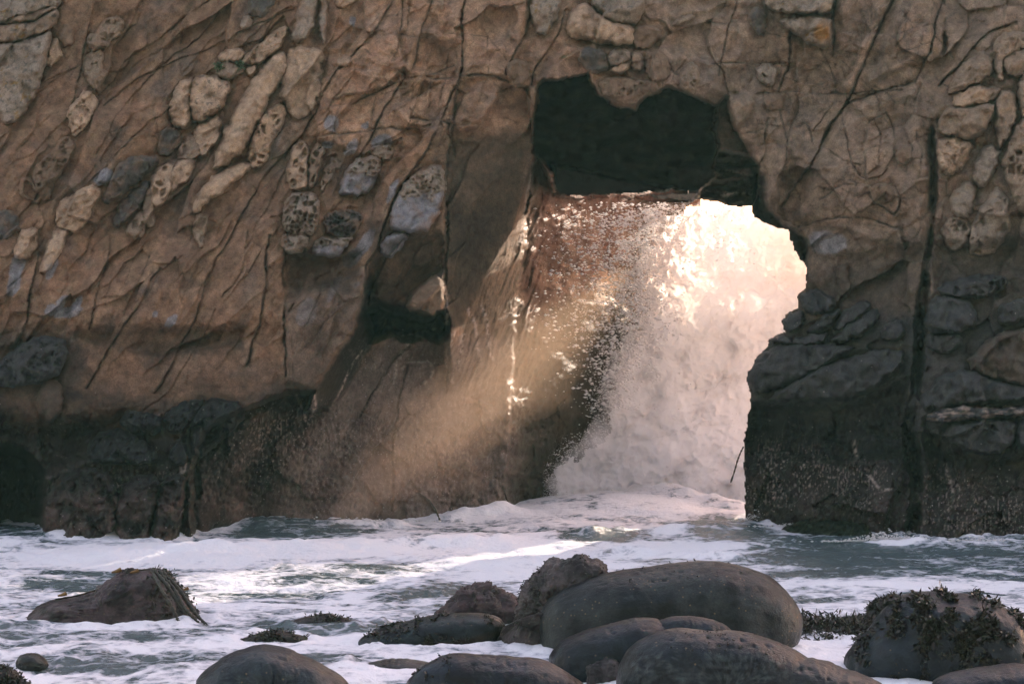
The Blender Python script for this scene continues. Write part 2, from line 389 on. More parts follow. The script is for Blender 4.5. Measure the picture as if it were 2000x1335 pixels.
# ---- joints drawn after the photograph
CRACKS = [  # (points, width px, depth m)
 ([(913,-20),(899,88),(901,147),(899,161),(871,210),(853,252),(836,290),(773,385),(759,420),(718,518),(715,570)],4,.10),
 ([(850,-20),(804,133),(780,164),(759,196),(738,241),(724,270),(696,308)],3.5,.07),
 ([(773,-10),(724,70),(682,115),(650,150),(622,210),(587,266),(500,371),(468,430),(422,500),(398,567),(366,648),(334,712),(300,770)],3.5,.08),
 ([(710,101),(759,130),(797,147),(850,157),(899,159)],3,.06),([(626,213),(696,196),(766,164),(832,150),(885,133)],3,.06),
 ([(598,266),(640,266),(727,255),(815,252),(853,241)],3,.06),([(801,231),(850,234),(888,241),(937,245)],4,.09),
 ([(901,154),(955,150),(990,161)],4,.08),([(745,66),(797,70),(902,66),(955,70)],2.5,.04),([(787,0),(780,88),(766,116),(759,140)],2.5,.04),
 ([(899,168),(888,231),(881,297),(874,350),(871,420),(869,467),(866,530),(868,575)],5,.12),
 ([(1042,21),(1025,70),(990,147)],4,.10),([(1102,21),(1074,88),(1046,133),(1035,168)],3,.07),
 ([(211,458),(211,504),(172,620),(169,640)],3,.06),([(81,493),(60,570),(46,627),(35,669)],4,.09),([(310,525),(275,590),(239,641),(200,710),(169,761)],3.5,.07),
 ([(484,451),(468,535),(440,580)],2.5,.04),([(562,430),(556,560),(556,735)],4,.09),([(528,465),(507,641),(479,715)],4,.08),
 ([(350,500),(260,570),(150,590)],2.5,.03),([(620,660),(700,650)],2,.03),([(625,560),(590,640)],3,.05),
 ([(0,262),(60,252),(150,258),(200,262),(260,250),(310,262)],2.5,.04),([(190,-10),(165,90),(150,150),(140,215)],3,.06),
 ([(577,18),(480,60),(385,105),(266,154),(200,210)],2.5,.045),([(420,-10),(330,60),(245,122),(190,190)],2.5,.04),([(470,-10),(370,90),(300,140),(225,230),(190,300)],2.5,.045),
 ([(360,40),(350,110),(352,150),(375,160)],2,.03),([(540,30),(440,120),(330,210),(240,290),(170,360)],2.5,.045),([(280,-10),(270,40),(250,60),(230,90)],2,.03),
 ([(1751,-20),(1723,35),(1695,105),(1650,203),(1597,290),(1559,353),(1524,402)],4.2,.12),([(1650,203),(1685,192),(1741,171),(1786,161),(1818,105),(1846,-20)],4,.09),
 ([(1387,121),(1460,125),(1534,124)],2.5,.05),([(1422,186),(1531,180),(1650,182),(1760,176)],3,.06),([(1986,35),(1912,80),(1860,140),(1838,170)],4,.10),
 ([(1560,-10),(1545,60),(1540,140),(1520,180)],4,.09),([(1440,0),(1420,70),(1400,150)],3,.05),([(1630,0),(1628,110)],5,.10),
 ([(1660,30),(1700,20)],2,.03),([(1640,60),(1690,70),(1720,40)],2,.03),([(1640,100),(1690,110)],2,.03),([(1760,60),(1830,40)],2,.03),([(1740,110),(1820,80)],2,.03),
 ([(1690,350),(1685,290),(1700,240),(1735,220),(1750,250),(1748,300),(1720,340),(1690,350)],2.5,.05),([(1680,300),(1690,250),(1710,235),(1722,270),(1715,320),(1692,338)],2,.035),
 ([(1660,352),(1690,362),(1745,362),(1760,390),(1745,420),(1710,400),(1695,365)],3,.06),([(1645,210),(1660,320),(1690,350)],2.5,.05),([(1600,390),(1650,360),(1690,362)],2.5,.045),
 ([(1560,440),(1620,425),(1700,430),(1760,450)],3,.06),([(1500,230),(1490,300),(1480,325)],3,.06),([(1520,215),(1540,280),(1530,350)],2.5,.05),
 ([(1470,215),(1480,240),(1500,250)],2,.04),([(1440,260),(1490,255)],2,.03),([(770,1000),(768,860),(785,760),(800,690)],3,.05),([(690,840),(745,740),(770,700),(800,665)],3,.05),
 ([(380,905),(350,960),(345,1050)],5,.12),([(200,930),(180,1050)],3,.08),([(285,940),(275,1050)],4,.10),([(1490,770),(1600,722),(1700,685)],3,.06),([(1560,780),(1700,735),(1760,700)],3,.06),
]
rng = np.random.default_rng(5)
for k in range(70):                               # lesser joints along the bedding of the left face
    x0, y0 = rng.uniform(-20, 860), rng.uniform(-20, 640)
    a = math.radians((140 if (x0 < 450 and y0 < 330) else 116) + rng.normal(0, 9)); ln = rng.uniform(60, 260)
    pts = [(x0, y0)]
    for s in range(6):
        a += rng.normal(0, 0.09)
        x0 += math.cos(a) * ln / 6; y0 += math.sin(a) * ln / 6; pts.append((x0, y0))
    CRACKS.append((pts, rng.uniform(1.6, 2.6), rng.uniform(.012, .035)))
for k in range(40):
    x0, y0 = rng.uniform(640, 1000), rng.uniform(-10, 250)
    a = math.radians(rng.choice([105, 112, 60, 170, 20]) + rng.normal(0, 12)); ln = rng.uniform(40, 150); pts = [(x0, y0)]
    for s in range(5):
        a += rng.normal(0, 0.15); x0 += math.cos(a) * ln / 5; y0 += math.sin(a) * ln / 5; pts.append((x0, y0))
    CRACKS.append((pts, rng.uniform(1.6, 2.6), rng.uniform(.012, .035)))
for k in range(110):
    x0, y0 = rng.uniform(1250, 1830), rng.uniform(-10, 480)
    a = math.radians(rng.choice([95, 80, 170, 5, 130, 40]) + rng.normal(0, 12)); ln = rng.uniform(30, 110); pts = [(x0, y0)]
    for s in range(5):
        a += rng.normal(0, 0.22); x0 += math.cos(a) * ln / 5; y0 += math.sin(a) * ln / 5; pts.append((x0, y0))
    CRACKS.append((pts, rng.uniform(1.6, 2.8), rng.uniform(.012, .04)))
crk = np.zeros_like(D); lip = np.zeros_like(D); stepd = np.zeros_like(D); cstr = np.clip(0.55 + 1.5 * fbm(X / 55, Y / 55, 3, 117), 0.08, 1.25)
KX = X + 4 * fbm(X / 28, Y / 28, 3, 111) + 9 * fbm(X / 95, Y / 95, 2, 112); KY = Y + 4 * fbm(X / 28, Y / 28, 3, 114) + 9 * fbm(X / 95, Y / 95, 2, 116)
for pts, wd, dp in CRACKS:
    for (ax, ay), (bx, by) in zip(pts[:-1], pts[1:]):
        w = win([(ax, ay), (bx, by)], 22)
        gx, gy = KX[w], KY[w]
        if gx.size == 0: continue
        ex, ey = bx - ax, by - ay
        t = np.clip(((gx - ax) * ex + (gy - ay) * ey) / (ex * ex + ey * ey + 1e-6), 0, 1)
        d = np.sqrt((gx - ax - t * ex) ** 2 + (gy - ay - t * ey) ** 2)
        wn_ = wd * 0.52
        crk[w] = np.maximum(crk[w], dp * np.exp(-(d / wn_) ** 2))
        side = np.sign((gx - ax) * ey - (gy - ay) * ex)
        sv_ = side * dp * 0.75 * np.exp(-d / 13.0) * ((t > 0) & (t < 1))
        stepd[w] = np.where(np.abs(sv_) > np.abs(stepd[w]), sv_, stepd[w])
        lip[w] = np.maximum(lip[w], np.exp(-((d - wd * 2.6) / (wd * 1.6)) ** 2) * min(1, dp * 14))
relief_big = relief.copy()
crk *= cstr; lip *= cstr; relief += crk - 0.012 * lip + stepd * np.sign(0.35 + 0.5 * fbm(X / 130, Y / 130, 2, 119))
# fine joints from the cell edges
patchy = sstep(-0.05, 0.30, fbm(X / 120, Y / 120, 3, 118))
fine = (rightm * 0.8 + topm * 0.4 + leftm * 0.10) * np.exp(-(ec / 0.05) ** 2) * patchy
mid = 0.5 * (rightm + topm) * np.exp(-(eb / 0.025) ** 2) * cstr * (1 - patchy)
relief += 0.018 * fine * (1 - wetm) + 0.04 * mid * (1 - wetm)
# hollows
for hx, hy, rx, ry, dp in [(595,160,15,13,.18),(640,60,16,20,.08),(455,100,30,40,.05),(125,72,16,24,-.12),(700,150,30,25,.10),(815,178,26,24,.10),(865,110,22,28,.07),(1585,150,30,28,.14),(1440,150,22,20,.08),(620,70,14,18,.12),(545,590,12,18,.06),(780,70,25,22,.06),(960,40,30,30,.08),(1300,90,24,18,.10),(1010,100,22,30,.06),(1575,75,30,30,.25)]:
    w = win([(hx - rx * 2, hy - ry * 2), (hx + rx * 2, hy + ry * 2)], 5)
    relief[w] += dp * np.exp(-(((WX[w] - hx) / rx) ** 2 + ((WY[w] - hy) / ry) ** 2) ** 1.5)
relief *= (1 - 0.75 * deep)
D = D + relief
Dst = Dsm + relief_big                           # what the stones sit on

PAL = dict(tan=PALE, grey=GREY, dk=DKGREY, blue=BLUE, slate=SLATE, brown=(0.27,0.185,0.13), black=(0.035,0.037,0.036), gb=(0.40,0.295,0.215), wetg=(0.030,0.032,0.033))
STONES = [  # outline in photograph pixels, height m, rounding px, colour, style, extra
 ('slab',[(-14,-10),(122,-8),(112,12),(100,14),(40,32),(-14,50)],.34,14,'grey','lichen',None),
 ('slab',[(10,42),(60,24),(104,10),(111,16),(98,26),(50,44),(25,46)],.30,8,'gb','plain',None),
 ('slab',[(-14,56),(30,46),(60,48),(104,20),(111,24),(106,55),(60,72),(20,84),(-14,82)],.36,12,'gb','lichen',None),
 ('slab',[(-14,88),(20,88),(62,74),(104,58),(88,122),(63,196),(38,231),(10,243),(3,224),(-14,200)],.42,22,'grey','lichen','huge grey tapering slab at the upper corner of the cliff'),
 ('stone',[(105,73),(122,98),(119,112),(91,130),(94,105)],.22,10,'tan','plain',None),
 ('stone',[(120,50),(140,52),(146,66),(140,88),(124,90),(116,72)],.16,12,'brown','plain',None),
 ('honeycombed_stone',[(203,42),(227,33),(240,40),(238,60),(220,80),(196,95),(175,98),(173,70),(189,63)],.22,9,'gb','pits',None),
 ('honeycombed_stone',[(175,105),(206,98),(196,133),(210,143),(201,154),(200,172),(189,178),(172,154),(165,137)],.18,8,'gb','pits',None),
 ('honeycombed_stone',[(165,172),(192,200),(189,213),(168,241),(147,270),(133,231),(135,213),(154,200)],.20,9,'tan','pits',None),
 ('honeycombed_stone',[(130,266),(147,280),(140,301),(116,343),(105,354),(108,367),(94,392),(77,385),(66,350),(66,329),(88,312),(102,294)],.16,10,'brown','pits',None),
 ('hollow_stone',[(42,350),(53,348),(70,364),(82,385),(70,396),(46,388),(38,368)],.12,7,'brown','ring',None),
 ('stone',[(-14,416),(21,411),(35,430),(32,455),(-14,470)],.20,18,'dk','plain',None),
 ('stone',[(30,497),(35,462),(56,444),(76,455),(74,483),(56,507),(28,500)],.24,15,'tan','holes',None),
 ('stone',[(119,395),(140,381),(175,366),(196,367),(194,381),(164,437),(150,455),(140,451),(108,441)],.26,13,'tan','layer',None),
 ('stone',[(111,444),(137,455),(92,534),(76,525),(92,483)],.24,11,'tan','rough',None),
 ('stone',[(200,388),(224,336),(245,311),(304,304),(308,311),(301,325),(266,353),(231,388),(210,395)],.34,16,'dk','fine','dark grey granular stone lying along the bedding'),
 ('stone',[(224,420),(245,388),(273,364),(287,352),(289,367),(276,399),(245,430),(224,446)],.28,12,'dk','fine',None),
 ('stone',[(248,448),(270,416),(282,420),(283,445),(273,463),(252,464)],.24,12,'gb','holes',None),
 ('stone',[(280,385),(290,367),(301,378),(301,420),(297,445),(285,441),(280,409)],.22,9,'gb','plain',None),
 ('stone',[(297,343),(315,325),(343,318),(336,336),(331,378),(311,406),(297,399),(294,371)],.26,11,'tan','holes',None),
 ('stone',[(336,332),(350,313),(383,311),(376,336),(350,364),(331,378)],.26,12,'tan','rough',None),
 ('stone',[(350,297),(357,280),(378,259),(392,290),(385,308),(364,311),(348,310)],.22,9,'gb','rough',None),
 ('stone',[(378,259),(395,245),(416,231),(432,238),(429,255),(420,276),(399,308),(388,292)],.22,9,'tan','layer',None),
 ('stone',[(312,262),(330,250),(352,256),(350,280),(335,300),(315,302),(308,285)],.14,12,'dk','rough',None),
 ('stone',[(332,206),(350,164),(364,156),(378,157),(371,182),(369,210),(376,241),(350,252),(334,231)],.36,16,'tan','rough',None),
 ('stone',[(373,175),(381,154),(402,150),(430,154),(455,171),(437,199),(416,224),(380,241),(373,217)],.42,24,'tan','lichen','rounded tan stone split from its neighbour by a dark joint'),
 ('stone',[(430,108),(451,96),(479,98),(469,119),(434,122)],.24,10,'tan','plain',None),
 ('stone',[(420,150),(430,124),(469,122),(478,136),(455,154)],.16,10,'gb','rough',None),
 ('stone',[(480,140),(490,128),(500,136),(490,149)],.16,7,'tan','plain',None),
 ('stone',[(469,119),(490,101),(525,70),(550,52),(560,60),(556,80),(525,108),(504,126),(476,124)],.30,12,'tan','pits',None),
 ('stone',[(553,98),(518,119),(497,157),(465,206),(437,259),(423,301),(416,333),(455,316),(483,282),(504,238),(518,212),(520,196),(546,168),(562,119)],.44,26,'tan','plain','long smooth tan limb of rock slanting down the face'),
 ('stone',[(556,112),(574,92),(633,98),(626,147),(618,200),(596,236),(562,222),(548,170)],.22,24,'tan','plain','broad smooth rock shoulder with one dark hollow'),
 ('honeycombed_stone',[(538,205),(560,213),(549,248),(530,275),(522,315),(497,331),(482,318),(492,280),(506,240)],.26,10,'tan','holes',None),
 ('stone',[(497,327),(469,346),(437,371),(402,395),(383,418),(378,399),(388,374),(437,332),(480,314)],.28,13,'tan','plain',None),
 ('stone',[(595,-12),(623,-12),(616,21),(609,56),(588,80),(567,77),(577,45)],.26,11,'grey','plain',None),
 ('stone',[(630,-12),(640,20),(636,60),(630,92),(622,60),(624,10)],.22,8,'grey','plain',None),
 ('stone',[(650,-12),(700,-12),(690,6),(672,12),(655,6)],.20,8,'tan','rough',None),
 ('stone',[(471,45),(480,33),(490,38),(486,52),(472,54)],.14,6,'grey','plain',None),
 ('stone',[(486,21),(490,-12),(546,-12),(525,21),(500,33)],.22,12,'dk','lichen',None),
 ('honeycombed_stone',[(381,427),(410,413),(402,448),(396,458),(396,490),(380,462)],.16,8,'gb','holes',None),
 ('stone',[(189,354),(196,336),(210,329),(220,340),(210,356)],.10,7,'blue','plain',None),
 ('honeycombed_stone',[(565,315),(575,280),(595,277),(605,287),(600,315),(602,364),(584,369),(563,364)],.30,9,'tan','holes','pale stone eaten out by large hollows'),
 ('honeycombed_stone',[(608,298),(619,284),(633,291),(630,308),(619,333),(619,361),(605,364),(603,343)],.26,8,'gb','holes',None),
 ('honeycombed_stone',[(640,315),(654,310),(668,326),(651,336),(644,357),(630,373),(626,364)],.24,7,'gb','holes',None),
 ('stone',[(672,340),(696,312),(728,305),(745,315),(742,333),(728,361),(710,378),(668,378),(665,368)],.34,12,'blue','captop','pale blue grey stone with a pitted tan cap'),
 ('stone',[(725,292),(740,285),(762,288),(768,300),(755,315),(748,308),(730,305)],.16,8,'gb','pits',None),
 ('honeycombed_stone',[(558,396),(570,378),(616,378),(622,402),(619,434),(608,455),(588,460),(560,450),(554,430)],.36,14,'grey','comb','grey block honeycombed all over with small cells'),
 ('honeycombed_stone',[(553,455),(575,460),(604,458),(595,483),(581,493),(553,490)],.30,10,'grey','captop',None),
 ('honeycombed_stone',[(633,430),(647,413),(696,413),(706,427),(690,460),(660,462),(640,456)],.30,11,'dk','comb',None),
 ('stone',[(625,462),(660,464),(688,462),(676,478),(658,500),(630,497),(606,493)],.28,10,'blue','captop',None),
 ('boulder',[(766,413),(784,371),(815,336),(850,322),(867,329),(867,371),(853,427),(829,452),(780,452),(763,445)],.44,18,'blue','captop','large blue grey block wedged beside the vertical corner'),
 ('stone',[(743,483),(760,460),(799,455),(782,483),(760,504)],.26,11,'blue','plain',None),
 ('stone',[(792,602),(806,571),(866,530),(870,600),(842,617)],.30,12,'brown','plain',None),
 ('stone',[(665,108),(682,112),(684,124),(668,128),(658,120)],.12,7,'tan','plain',None),
 ('stone',[(990,128),(1000,118),(1030,120),(1034,150),(1020,166),(1000,160)],.20,12,'brown','plain',None),
 ('stone',[(1030,176),(1048,170),(1058,190),(1048,215),(1036,205)],.14,9,'brown','plain',None),
 ('stone',[(1110,45),(1124,14),(1145,9),(1162,24),(1190,42),(1236,52),(1236,84),(1215,87),(1152,80),(1113,70)],.42,16,'tan','rough','pale jutting stones over the mouth of the arch'),
 ('stone',[(1150,-12),(1264,-12),(1250,35),(1232,49),(1190,38),(1162,17)],.36,16,'grey','lichen',None),
 ('stone',[(1238,54),(1270,50),(1290,60),(1285,80),(1262,94),(1238,88)],.24,14,'brown','plain',None),
 ('stone',[(1036,21),(1040,-12),(1096,-12),(1092,21),(1068,66),(1050,66)],.32,14,'grey','lichen','grey stone splashed with ochre lichen pointing down'),
 ('stone',[(1131,108),(1145,93),(1180,101),(1187,126),(1180,140),(1145,136)],.28,14,'dk','rough',None),
 ('stone',[(1187,115),(1197,98),(1231,100),(1229,117),(1197,130)],.24,10,'grey','rough',None),
 ('stone',[(1190,138),(1205,128),(1232,118),(1229,133),(1208,142)],.26,7,'tan','plain',None),
 ('stone',[(1234,104),(1252,108),(1258,130),(1246,140),(1234,132)],.22,9,'gb','plain',None),
 ('stone',[(1260,110),(1290,100),(1306,125),(1300,155),(1276,160),(1262,140)],.2,14,'brown','plain',None),
 ('stone',[(1168,160),(1200,150),(1240,156),(1275,160),(1290,178),(1262,186),(1240,207),(1205,200),(1178,184)],.26,14,'brown','pits','ragged rock lip hanging into the dark chamber'),
 ('stone',[(1327,147),(1344,122),(1365,133),(1365,164),(1348,184),(1330,175)],.24,12,'gb','pits',None),
 ('honeycombed_stone',[(1309,45),(1348,30),(1355,38),(1327,52)],.16,7,'gb','pits',None),
 ('boulder',[(1496,-12),(1627,-12),(1624,21),(1604,26),(1524,24),(1496,14)],.50,10,'grey','lichen','grey lichened block jutting at the top edge'),
 ('boulder',[(1519,40),(1545,35),(1620,30),(1620,80),(1611,95),(1580,80),(1545,60)],.44,11,'grey','orange','hanging grey block with a bright orange lichen patch'),
 ('stone',[(1463,35),(1475,14),(1496,21),(1492,70),(1482,66),(1468,49)],.30,11,'dk','plain',None),
 ('stone',[(1475,128),(1517,130),(1517,147),(1506,170),(1482,150)],.22,9,'grey','holes',None),
 ('stone',[(1491,185),(1524,182),(1529,210),(1496,217)],.14,10,'brown','plain',None),
 ('stone',[(1419,190),(1473,186),(1468,217),(1440,245),(1430,241)],.22,14,'gb','plain',None),
 ('stone',[(1696,362),(1740,360),(1746,385),(1722,402),(1708,388)],.12,12,'brown','plain',None),
 ('stone',[(1790,352),(1812,345),(1814,370),(1795,374)],.12,9,'brown','plain',None),
 ('stone',[(1755,290),(1780,282),(1778,312),(1760,322),(1750,305)],.12,9,'brown','plain',None),
 ('stone',[(1856,168),(1877,133),(1916,101),(1937,112),(1937,140),(1923,154),(1888,168),(1856,189)],.40,20,'gb','layer','rounded banded stone topping the heap by the gully'),
 ('stone',[(1944,80),(1965,65),(2012,66),(2012,91),(1972,105),(1961,119),(1961,161),(1947,150)],.36,14,'gb','rough',None),
 ('stone',[(1962,118),(1975,106),(2012,92),(2012,140),(1975,150),(1963,140)],.34,12,'gb','plain',None),
 ('stone',[(1860,196),(1888,170),(1954,171),(1944,196),(1874,210)],.28,9,'tan','layer',None),
 ('honeycombed_stone',[(1835,238),(1846,212),(1874,213),(1944,201),(1940,224),(1909,273),(1836,262)],.42,14,'gb','plain',None),
 ('honeycombed_stone',[(1833,268),(1908,277),(1874,329),(1853,343),(1835,329),(1831,290)],.40,14,'tan','pits','tan wedge edged with rows of small pits'),
 ('stone',[(1947,182),(1982,178),(1986,224),(1954,297),(1947,266)],.34,12,'gb','plain',None),
 ('stone',[(1990,150),(2012,140),(2012,230),(1992,225)],.3,9,'gb','plain',None),
 ('stone',[(1961,297),(1990,238),(2012,225),(2012,430),(1985,400),(1963,340)],.40,16,'gb','holes',None),
 ('stone',[(1895,332),(1930,276),(1958,304),(1916,374)],.26,14,'grey','plain',None),
 ('stone',[(1856,381),(1891,350),(1909,378),(1891,427),(1863,420)],.26,15,'grey','plain',None),
 ('honeycombed_stone',[(1902,434),(1940,367),(1965,378),(1975,451),(1930,500),(1890,490)],.22,12,'grey','holes','grey stone hollowed into smooth bowls'),
 ('honeycombed_stone',[(1838,440),(1862,424),(1893,434),(1888,480),(1852,492)],.18,10,'grey','holes',None),
 ('stone',[(1819,583),(1858,577),(1902,596),(1904,634),(1867,649),(1804,649)],.36,13,'slate','plain','squared dark grey block beside the gully'),
 ('stone',[(1806,654),(1866,652),(1884,668),(1850,690),(1815,680)],.28,12,'slate','plain',None),
 ('stone',[(1833,557),(1887,540),(1945,537),(1970,547),(1950,571),(1887,581),(1838,576)],.32,11,'slate','holes',None),
 ('stone',[(1950,600),(1975,588),(2012,586),(2012,615),(1955,640)],.30,11,'slate','plain',None),
 ('boulder',[(1882,712),(1926,669),(1970,646),(2012,640),(2012,752),(1950,742)],.46,22,'gbd','plain','big smooth brown boulder at the cliff edge'),
 ('stone',[(1794,783),(1838,732),(1887,722),(1950,745),(2012,760),(2012,784),(1916,783),(1814,805)],.36,14,'slate','plain',None),
 ('ledge',[(1804,815),(1853,792),(1936,797),(2012,790),(2012,812),(1887,817),(1838,829)],.44,9,'slate','sand','flat ledge dusted with pale shell grit'),
 ('stone',[(1843,834),(1916,818),(1984,822),(1984,859),(1940,888),(1867,873)],.36,13,'slate','plain',None),
 ('stone',[(1990,826),(2012,822),(2012,880),(1988,862)],.3,9,'slate','plain',None),
 ('slab',[(1463,732),(1497,681),(1560,672),(1643,673),(1673,683),(1595,720),(1497,768),(1468,761)],.34,16,'slate','plain','dark slate slab capping the foot of the pillar'),
 ('slab',[(1500,774),(1595,725),(1653,697),(1760,678),(1763,722),(1682,776),(1585,783),(1512,780)],.40,14,'slate','plain',None),
 ('stone',[(1624,661),(1668,627),(1712,601),(1716,622),(1673,659),(1629,668)],.34,11,'slate','plain',None),
 ('stone',[(1575,644),(1629,602),(1639,610),(1624,637),(1585,649)],.28,10,'slate','plain',None),
 ('stone',[(1639,618),(1682,588),(1707,596),(1668,626),(1634,649)],.28,9,'slate','plain',None),
 ('stone',[(1546,664),(1595,651),(1619,654),(1604,670),(1556,673)],.28,8,'slate','plain',None),
 ('stone',[(1562,578),(1582,567),(1619,576),(1634,600),(1577,618)],.26,10,'slate','plain',None),
 ('stone',[(1538,620),(1565,603),(1570,634),(1536,648)],.22,9,'slate','plain',None),
 ('stone',[(1504,668),(1522,656),(1546,661),(1549,672)],.2,7,'slate','plain',None),
 ('stone',[(1631,527),(1658,510),(1663,566),(1648,590)],.14,9,'gbd','plain',None),
 ('stone',[(1720,640),(1760,620),(1768,655),(1725,668)],.2,10,'slate','plain',None),
 ('boulder',[(-14,722),(46,669),(92,655),(134,673),(116,733),(88,740),(67,747),(-14,757)],.34,18,'slate','pits','bluish grey pitted rock low on the far side of the cliff'),
 ('stone',[(80,745),(116,740),(120,800),(96,830),(70,800)],.16,12,'gbd','plain',None),
 ('stone',[(236,817),(257,803),(310,810),(317,838),(292,849),(239,831)],.36,15,'wetg','rough',None),
 ('stone',[(373,828),(405,779),(444,782),(482,800),(458,835),(420,870),(380,900)],.32,16,'wetg','rough',None),
 ('stone',[(318,808),(370,782),(402,780),(372,826),(335,850)],.28,14,'wetg','rough',None),
 ('stone',[(330,890),(352,862),(366,880),(362,904),(340,908)],.22,9,'wetg','plain',None),
 ('stone',[(183,853),(229,835),(292,870),(317,900),(250,905),(165,900)],.26,16,'wetg','rough',None),
 ('boulder',[(84,1003),(100,955),(133,922),(200,914),(232,960),(215,1062),(84,1064)],.46,22,'mussel','rough','barnacled wet rock at the waterline under the cliff'),
 ('boulder',[(236,955),(262,928),(315,932),(300,1000),(285,1066),(222,1066)],.42,18,'mussel','rough',None),
 ('boulder',[(318,935),(364,922),(358,968),(346,1066),(292,1066),(306,1000)],.42,16,'mussel','rough',None),
 ('boulder',[(1517,1036),(1545,1022),(1640,1018),(1700,1030),(1720,1078),(1517,1078)],.55,14,'weedg','rough','low block under dark green weed at the foot of the pillar'),
]
PAL.update(gbd=(0.15,0.115,0.092), mussel=(0.032,0.029,0.027), weedg=(0.012,0.022,0.012))

def outline(poly, seedless=True):
    P = smooth_poly(np.array(poly, float), 1); c = P.mean(0); d = P - c; L_ = np.hypot(d[:, 0], d[:, 1])[:, None] + 1e-6
    return P + d / L_ * 3.0
for _nm, _poly, _H, _R, _ck, _st, _lb in STONES:
    _P = outline(_poly); w = win(_P, 26)
    if D[w].size == 0: continue
    _sd = sdpoly(_P, WX[w] * 0.5 + X[w] * 0.5, WY[w] * 0.5 + Y[w] * 0.5)
    D[w] += 0.16 * _H * np.exp(-(np.clip(_sd, -99, 0) / 7.0) ** 2)
# ---- colour of the rock itself
def mixc(C, c, m): C += (np.asarray(c, f32) - C) * m[..., None]
n1 = fbm(X / 150, Y / 150, 4, 121); n2 = fbm(X / 40, Y / 40, 4, 125); n3 = fbm(u / 200, v / 30, 4, 131)
C = np.empty(X.shape + (3,), f32); C[:] = BROWN
mixc(C, ORANGE, np.clip(0.45 + 1.3 * n1 + 0.8 * n3, 0, 1) * leftm)
mixc(C, TAN, np.clip(0.15 + 1.2 * n2 + 0.7 * n3, 0, 0.75) * np.maximum(leftm, topm))
mixc(C, GREYB, np.clip(0.75 + 0.6 * n1, 0, 1) * sstep(1050, 1450, X))
mixc(C, (0.28, 0.205, 0.145), np.clip(0.1 + 1.4 * n2, 0, 0.8) * sstep(1050, 1450, X))
mixc(C, (0.17, 0.13, 0.11), np.clip(-0.1 + 1.8 * fbm(X / 90, Y / 90, 4, 141), 0, 0.7))
mixc(C, TAN, lip * 0.45 * (1 - wetm))
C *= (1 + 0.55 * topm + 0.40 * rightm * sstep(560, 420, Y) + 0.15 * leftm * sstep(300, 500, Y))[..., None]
def paint(poly, c, soft=10, k=1.0, noise=0.0):
    w = win(poly, soft + 50)
    sd = sdpoly(poly, WX[w], WY[w])
    if noise: sd = sd + noise * fbm(X[w] / 30, Y[w] / 30, 3, 151)
    sub = C[w]; mixc(sub, c, sstep(-soft, soft, sd) * k); C[w] = sub
# flush bluish mudstone showing in the sandstone
for ex_, ey_, rx, ry, an in [(649,241,15,18,0),(638,280,9,7,0),(685,289,19,11,-40),(713,243,9,6,-40),(747,278,21,16,0),(541,262,11,36,10),(711,476,34,11,-58),(688,505,20,14,-50),(768,372,8,26,25),(200,345,20,12,-30),(100,520,12,26,15),(34,520,14,28,15),(25,555,12,22,30),(100,605,12,14,60),(118,600,8,26,25),(150,590,7,16,25),(135,610,26,10,-20),(335,625,16,8,-50),(303,613,8,6,-30),(600,610,20,30,20),(652,565,26,8,-60),(692,556,8,5,-50),(1618,474,40,22,0),(530,140,1,1,0),(688,40,7,9,0)]:
    r = max(rx, ry) + 12; w = win([(ex_ - r, ey_ - r), (ex_ + r, ey_ + r)], 12)
    a = math.radians(an); dx, dy = WX[w] - ex_, WY[w] - ey_
    e = np.sqrt(((dx * math.cos(a) + dy * math.sin(a)) / rx) ** 2 + ((-dx * math.sin(a) + dy * math.cos(a)) / ry) ** 2)
    sub = C[w]; mixc(sub, BLUE, sstep(1.15, 0.85, e) * 0.85); C[w] = sub
paint([(520,95),(640,95),(615,210),(560,330),(500,330),(520,200)], (0.27,0.19,0.135), 14, 0.7)
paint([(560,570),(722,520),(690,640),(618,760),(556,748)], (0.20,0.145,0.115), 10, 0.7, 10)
paint([(720,430),(868,455),(868,575),(722,600)], DARKBR, 12, 0.75)  # shaded hollow under the block, painted darker
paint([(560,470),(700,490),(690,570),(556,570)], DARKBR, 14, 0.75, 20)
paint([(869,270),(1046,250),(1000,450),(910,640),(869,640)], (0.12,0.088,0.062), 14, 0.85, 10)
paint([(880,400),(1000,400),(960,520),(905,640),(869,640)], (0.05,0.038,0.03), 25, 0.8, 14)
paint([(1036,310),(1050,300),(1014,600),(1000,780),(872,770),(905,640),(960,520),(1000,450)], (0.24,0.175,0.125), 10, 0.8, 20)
paint([(1480,560),(1800,480),(1800,700),(1480,800)], (0.12,0.095,0.078), 40, 0.8, 30)
paint([(1820,470),(2060,440),(2060,640),(1820,640)], (0.10,0.088,0.078), 30, 0.8, 20)
paint([(1470,660),(1780,610),(2060,620),(2060,900),(1440,900)], SLATE, 22, 0.9, 20)
paint([(-60,640),(150,650),(180,700),(140,770),(-60,790)], (0.085,0.075,0.068), 20, 0.75, 25)
paint([(150,640),(480,640),(460,690),(300,700),(150,670)], DARKBR, 12, 0.55, 20)  # shadow of the undercut painted as a darker band
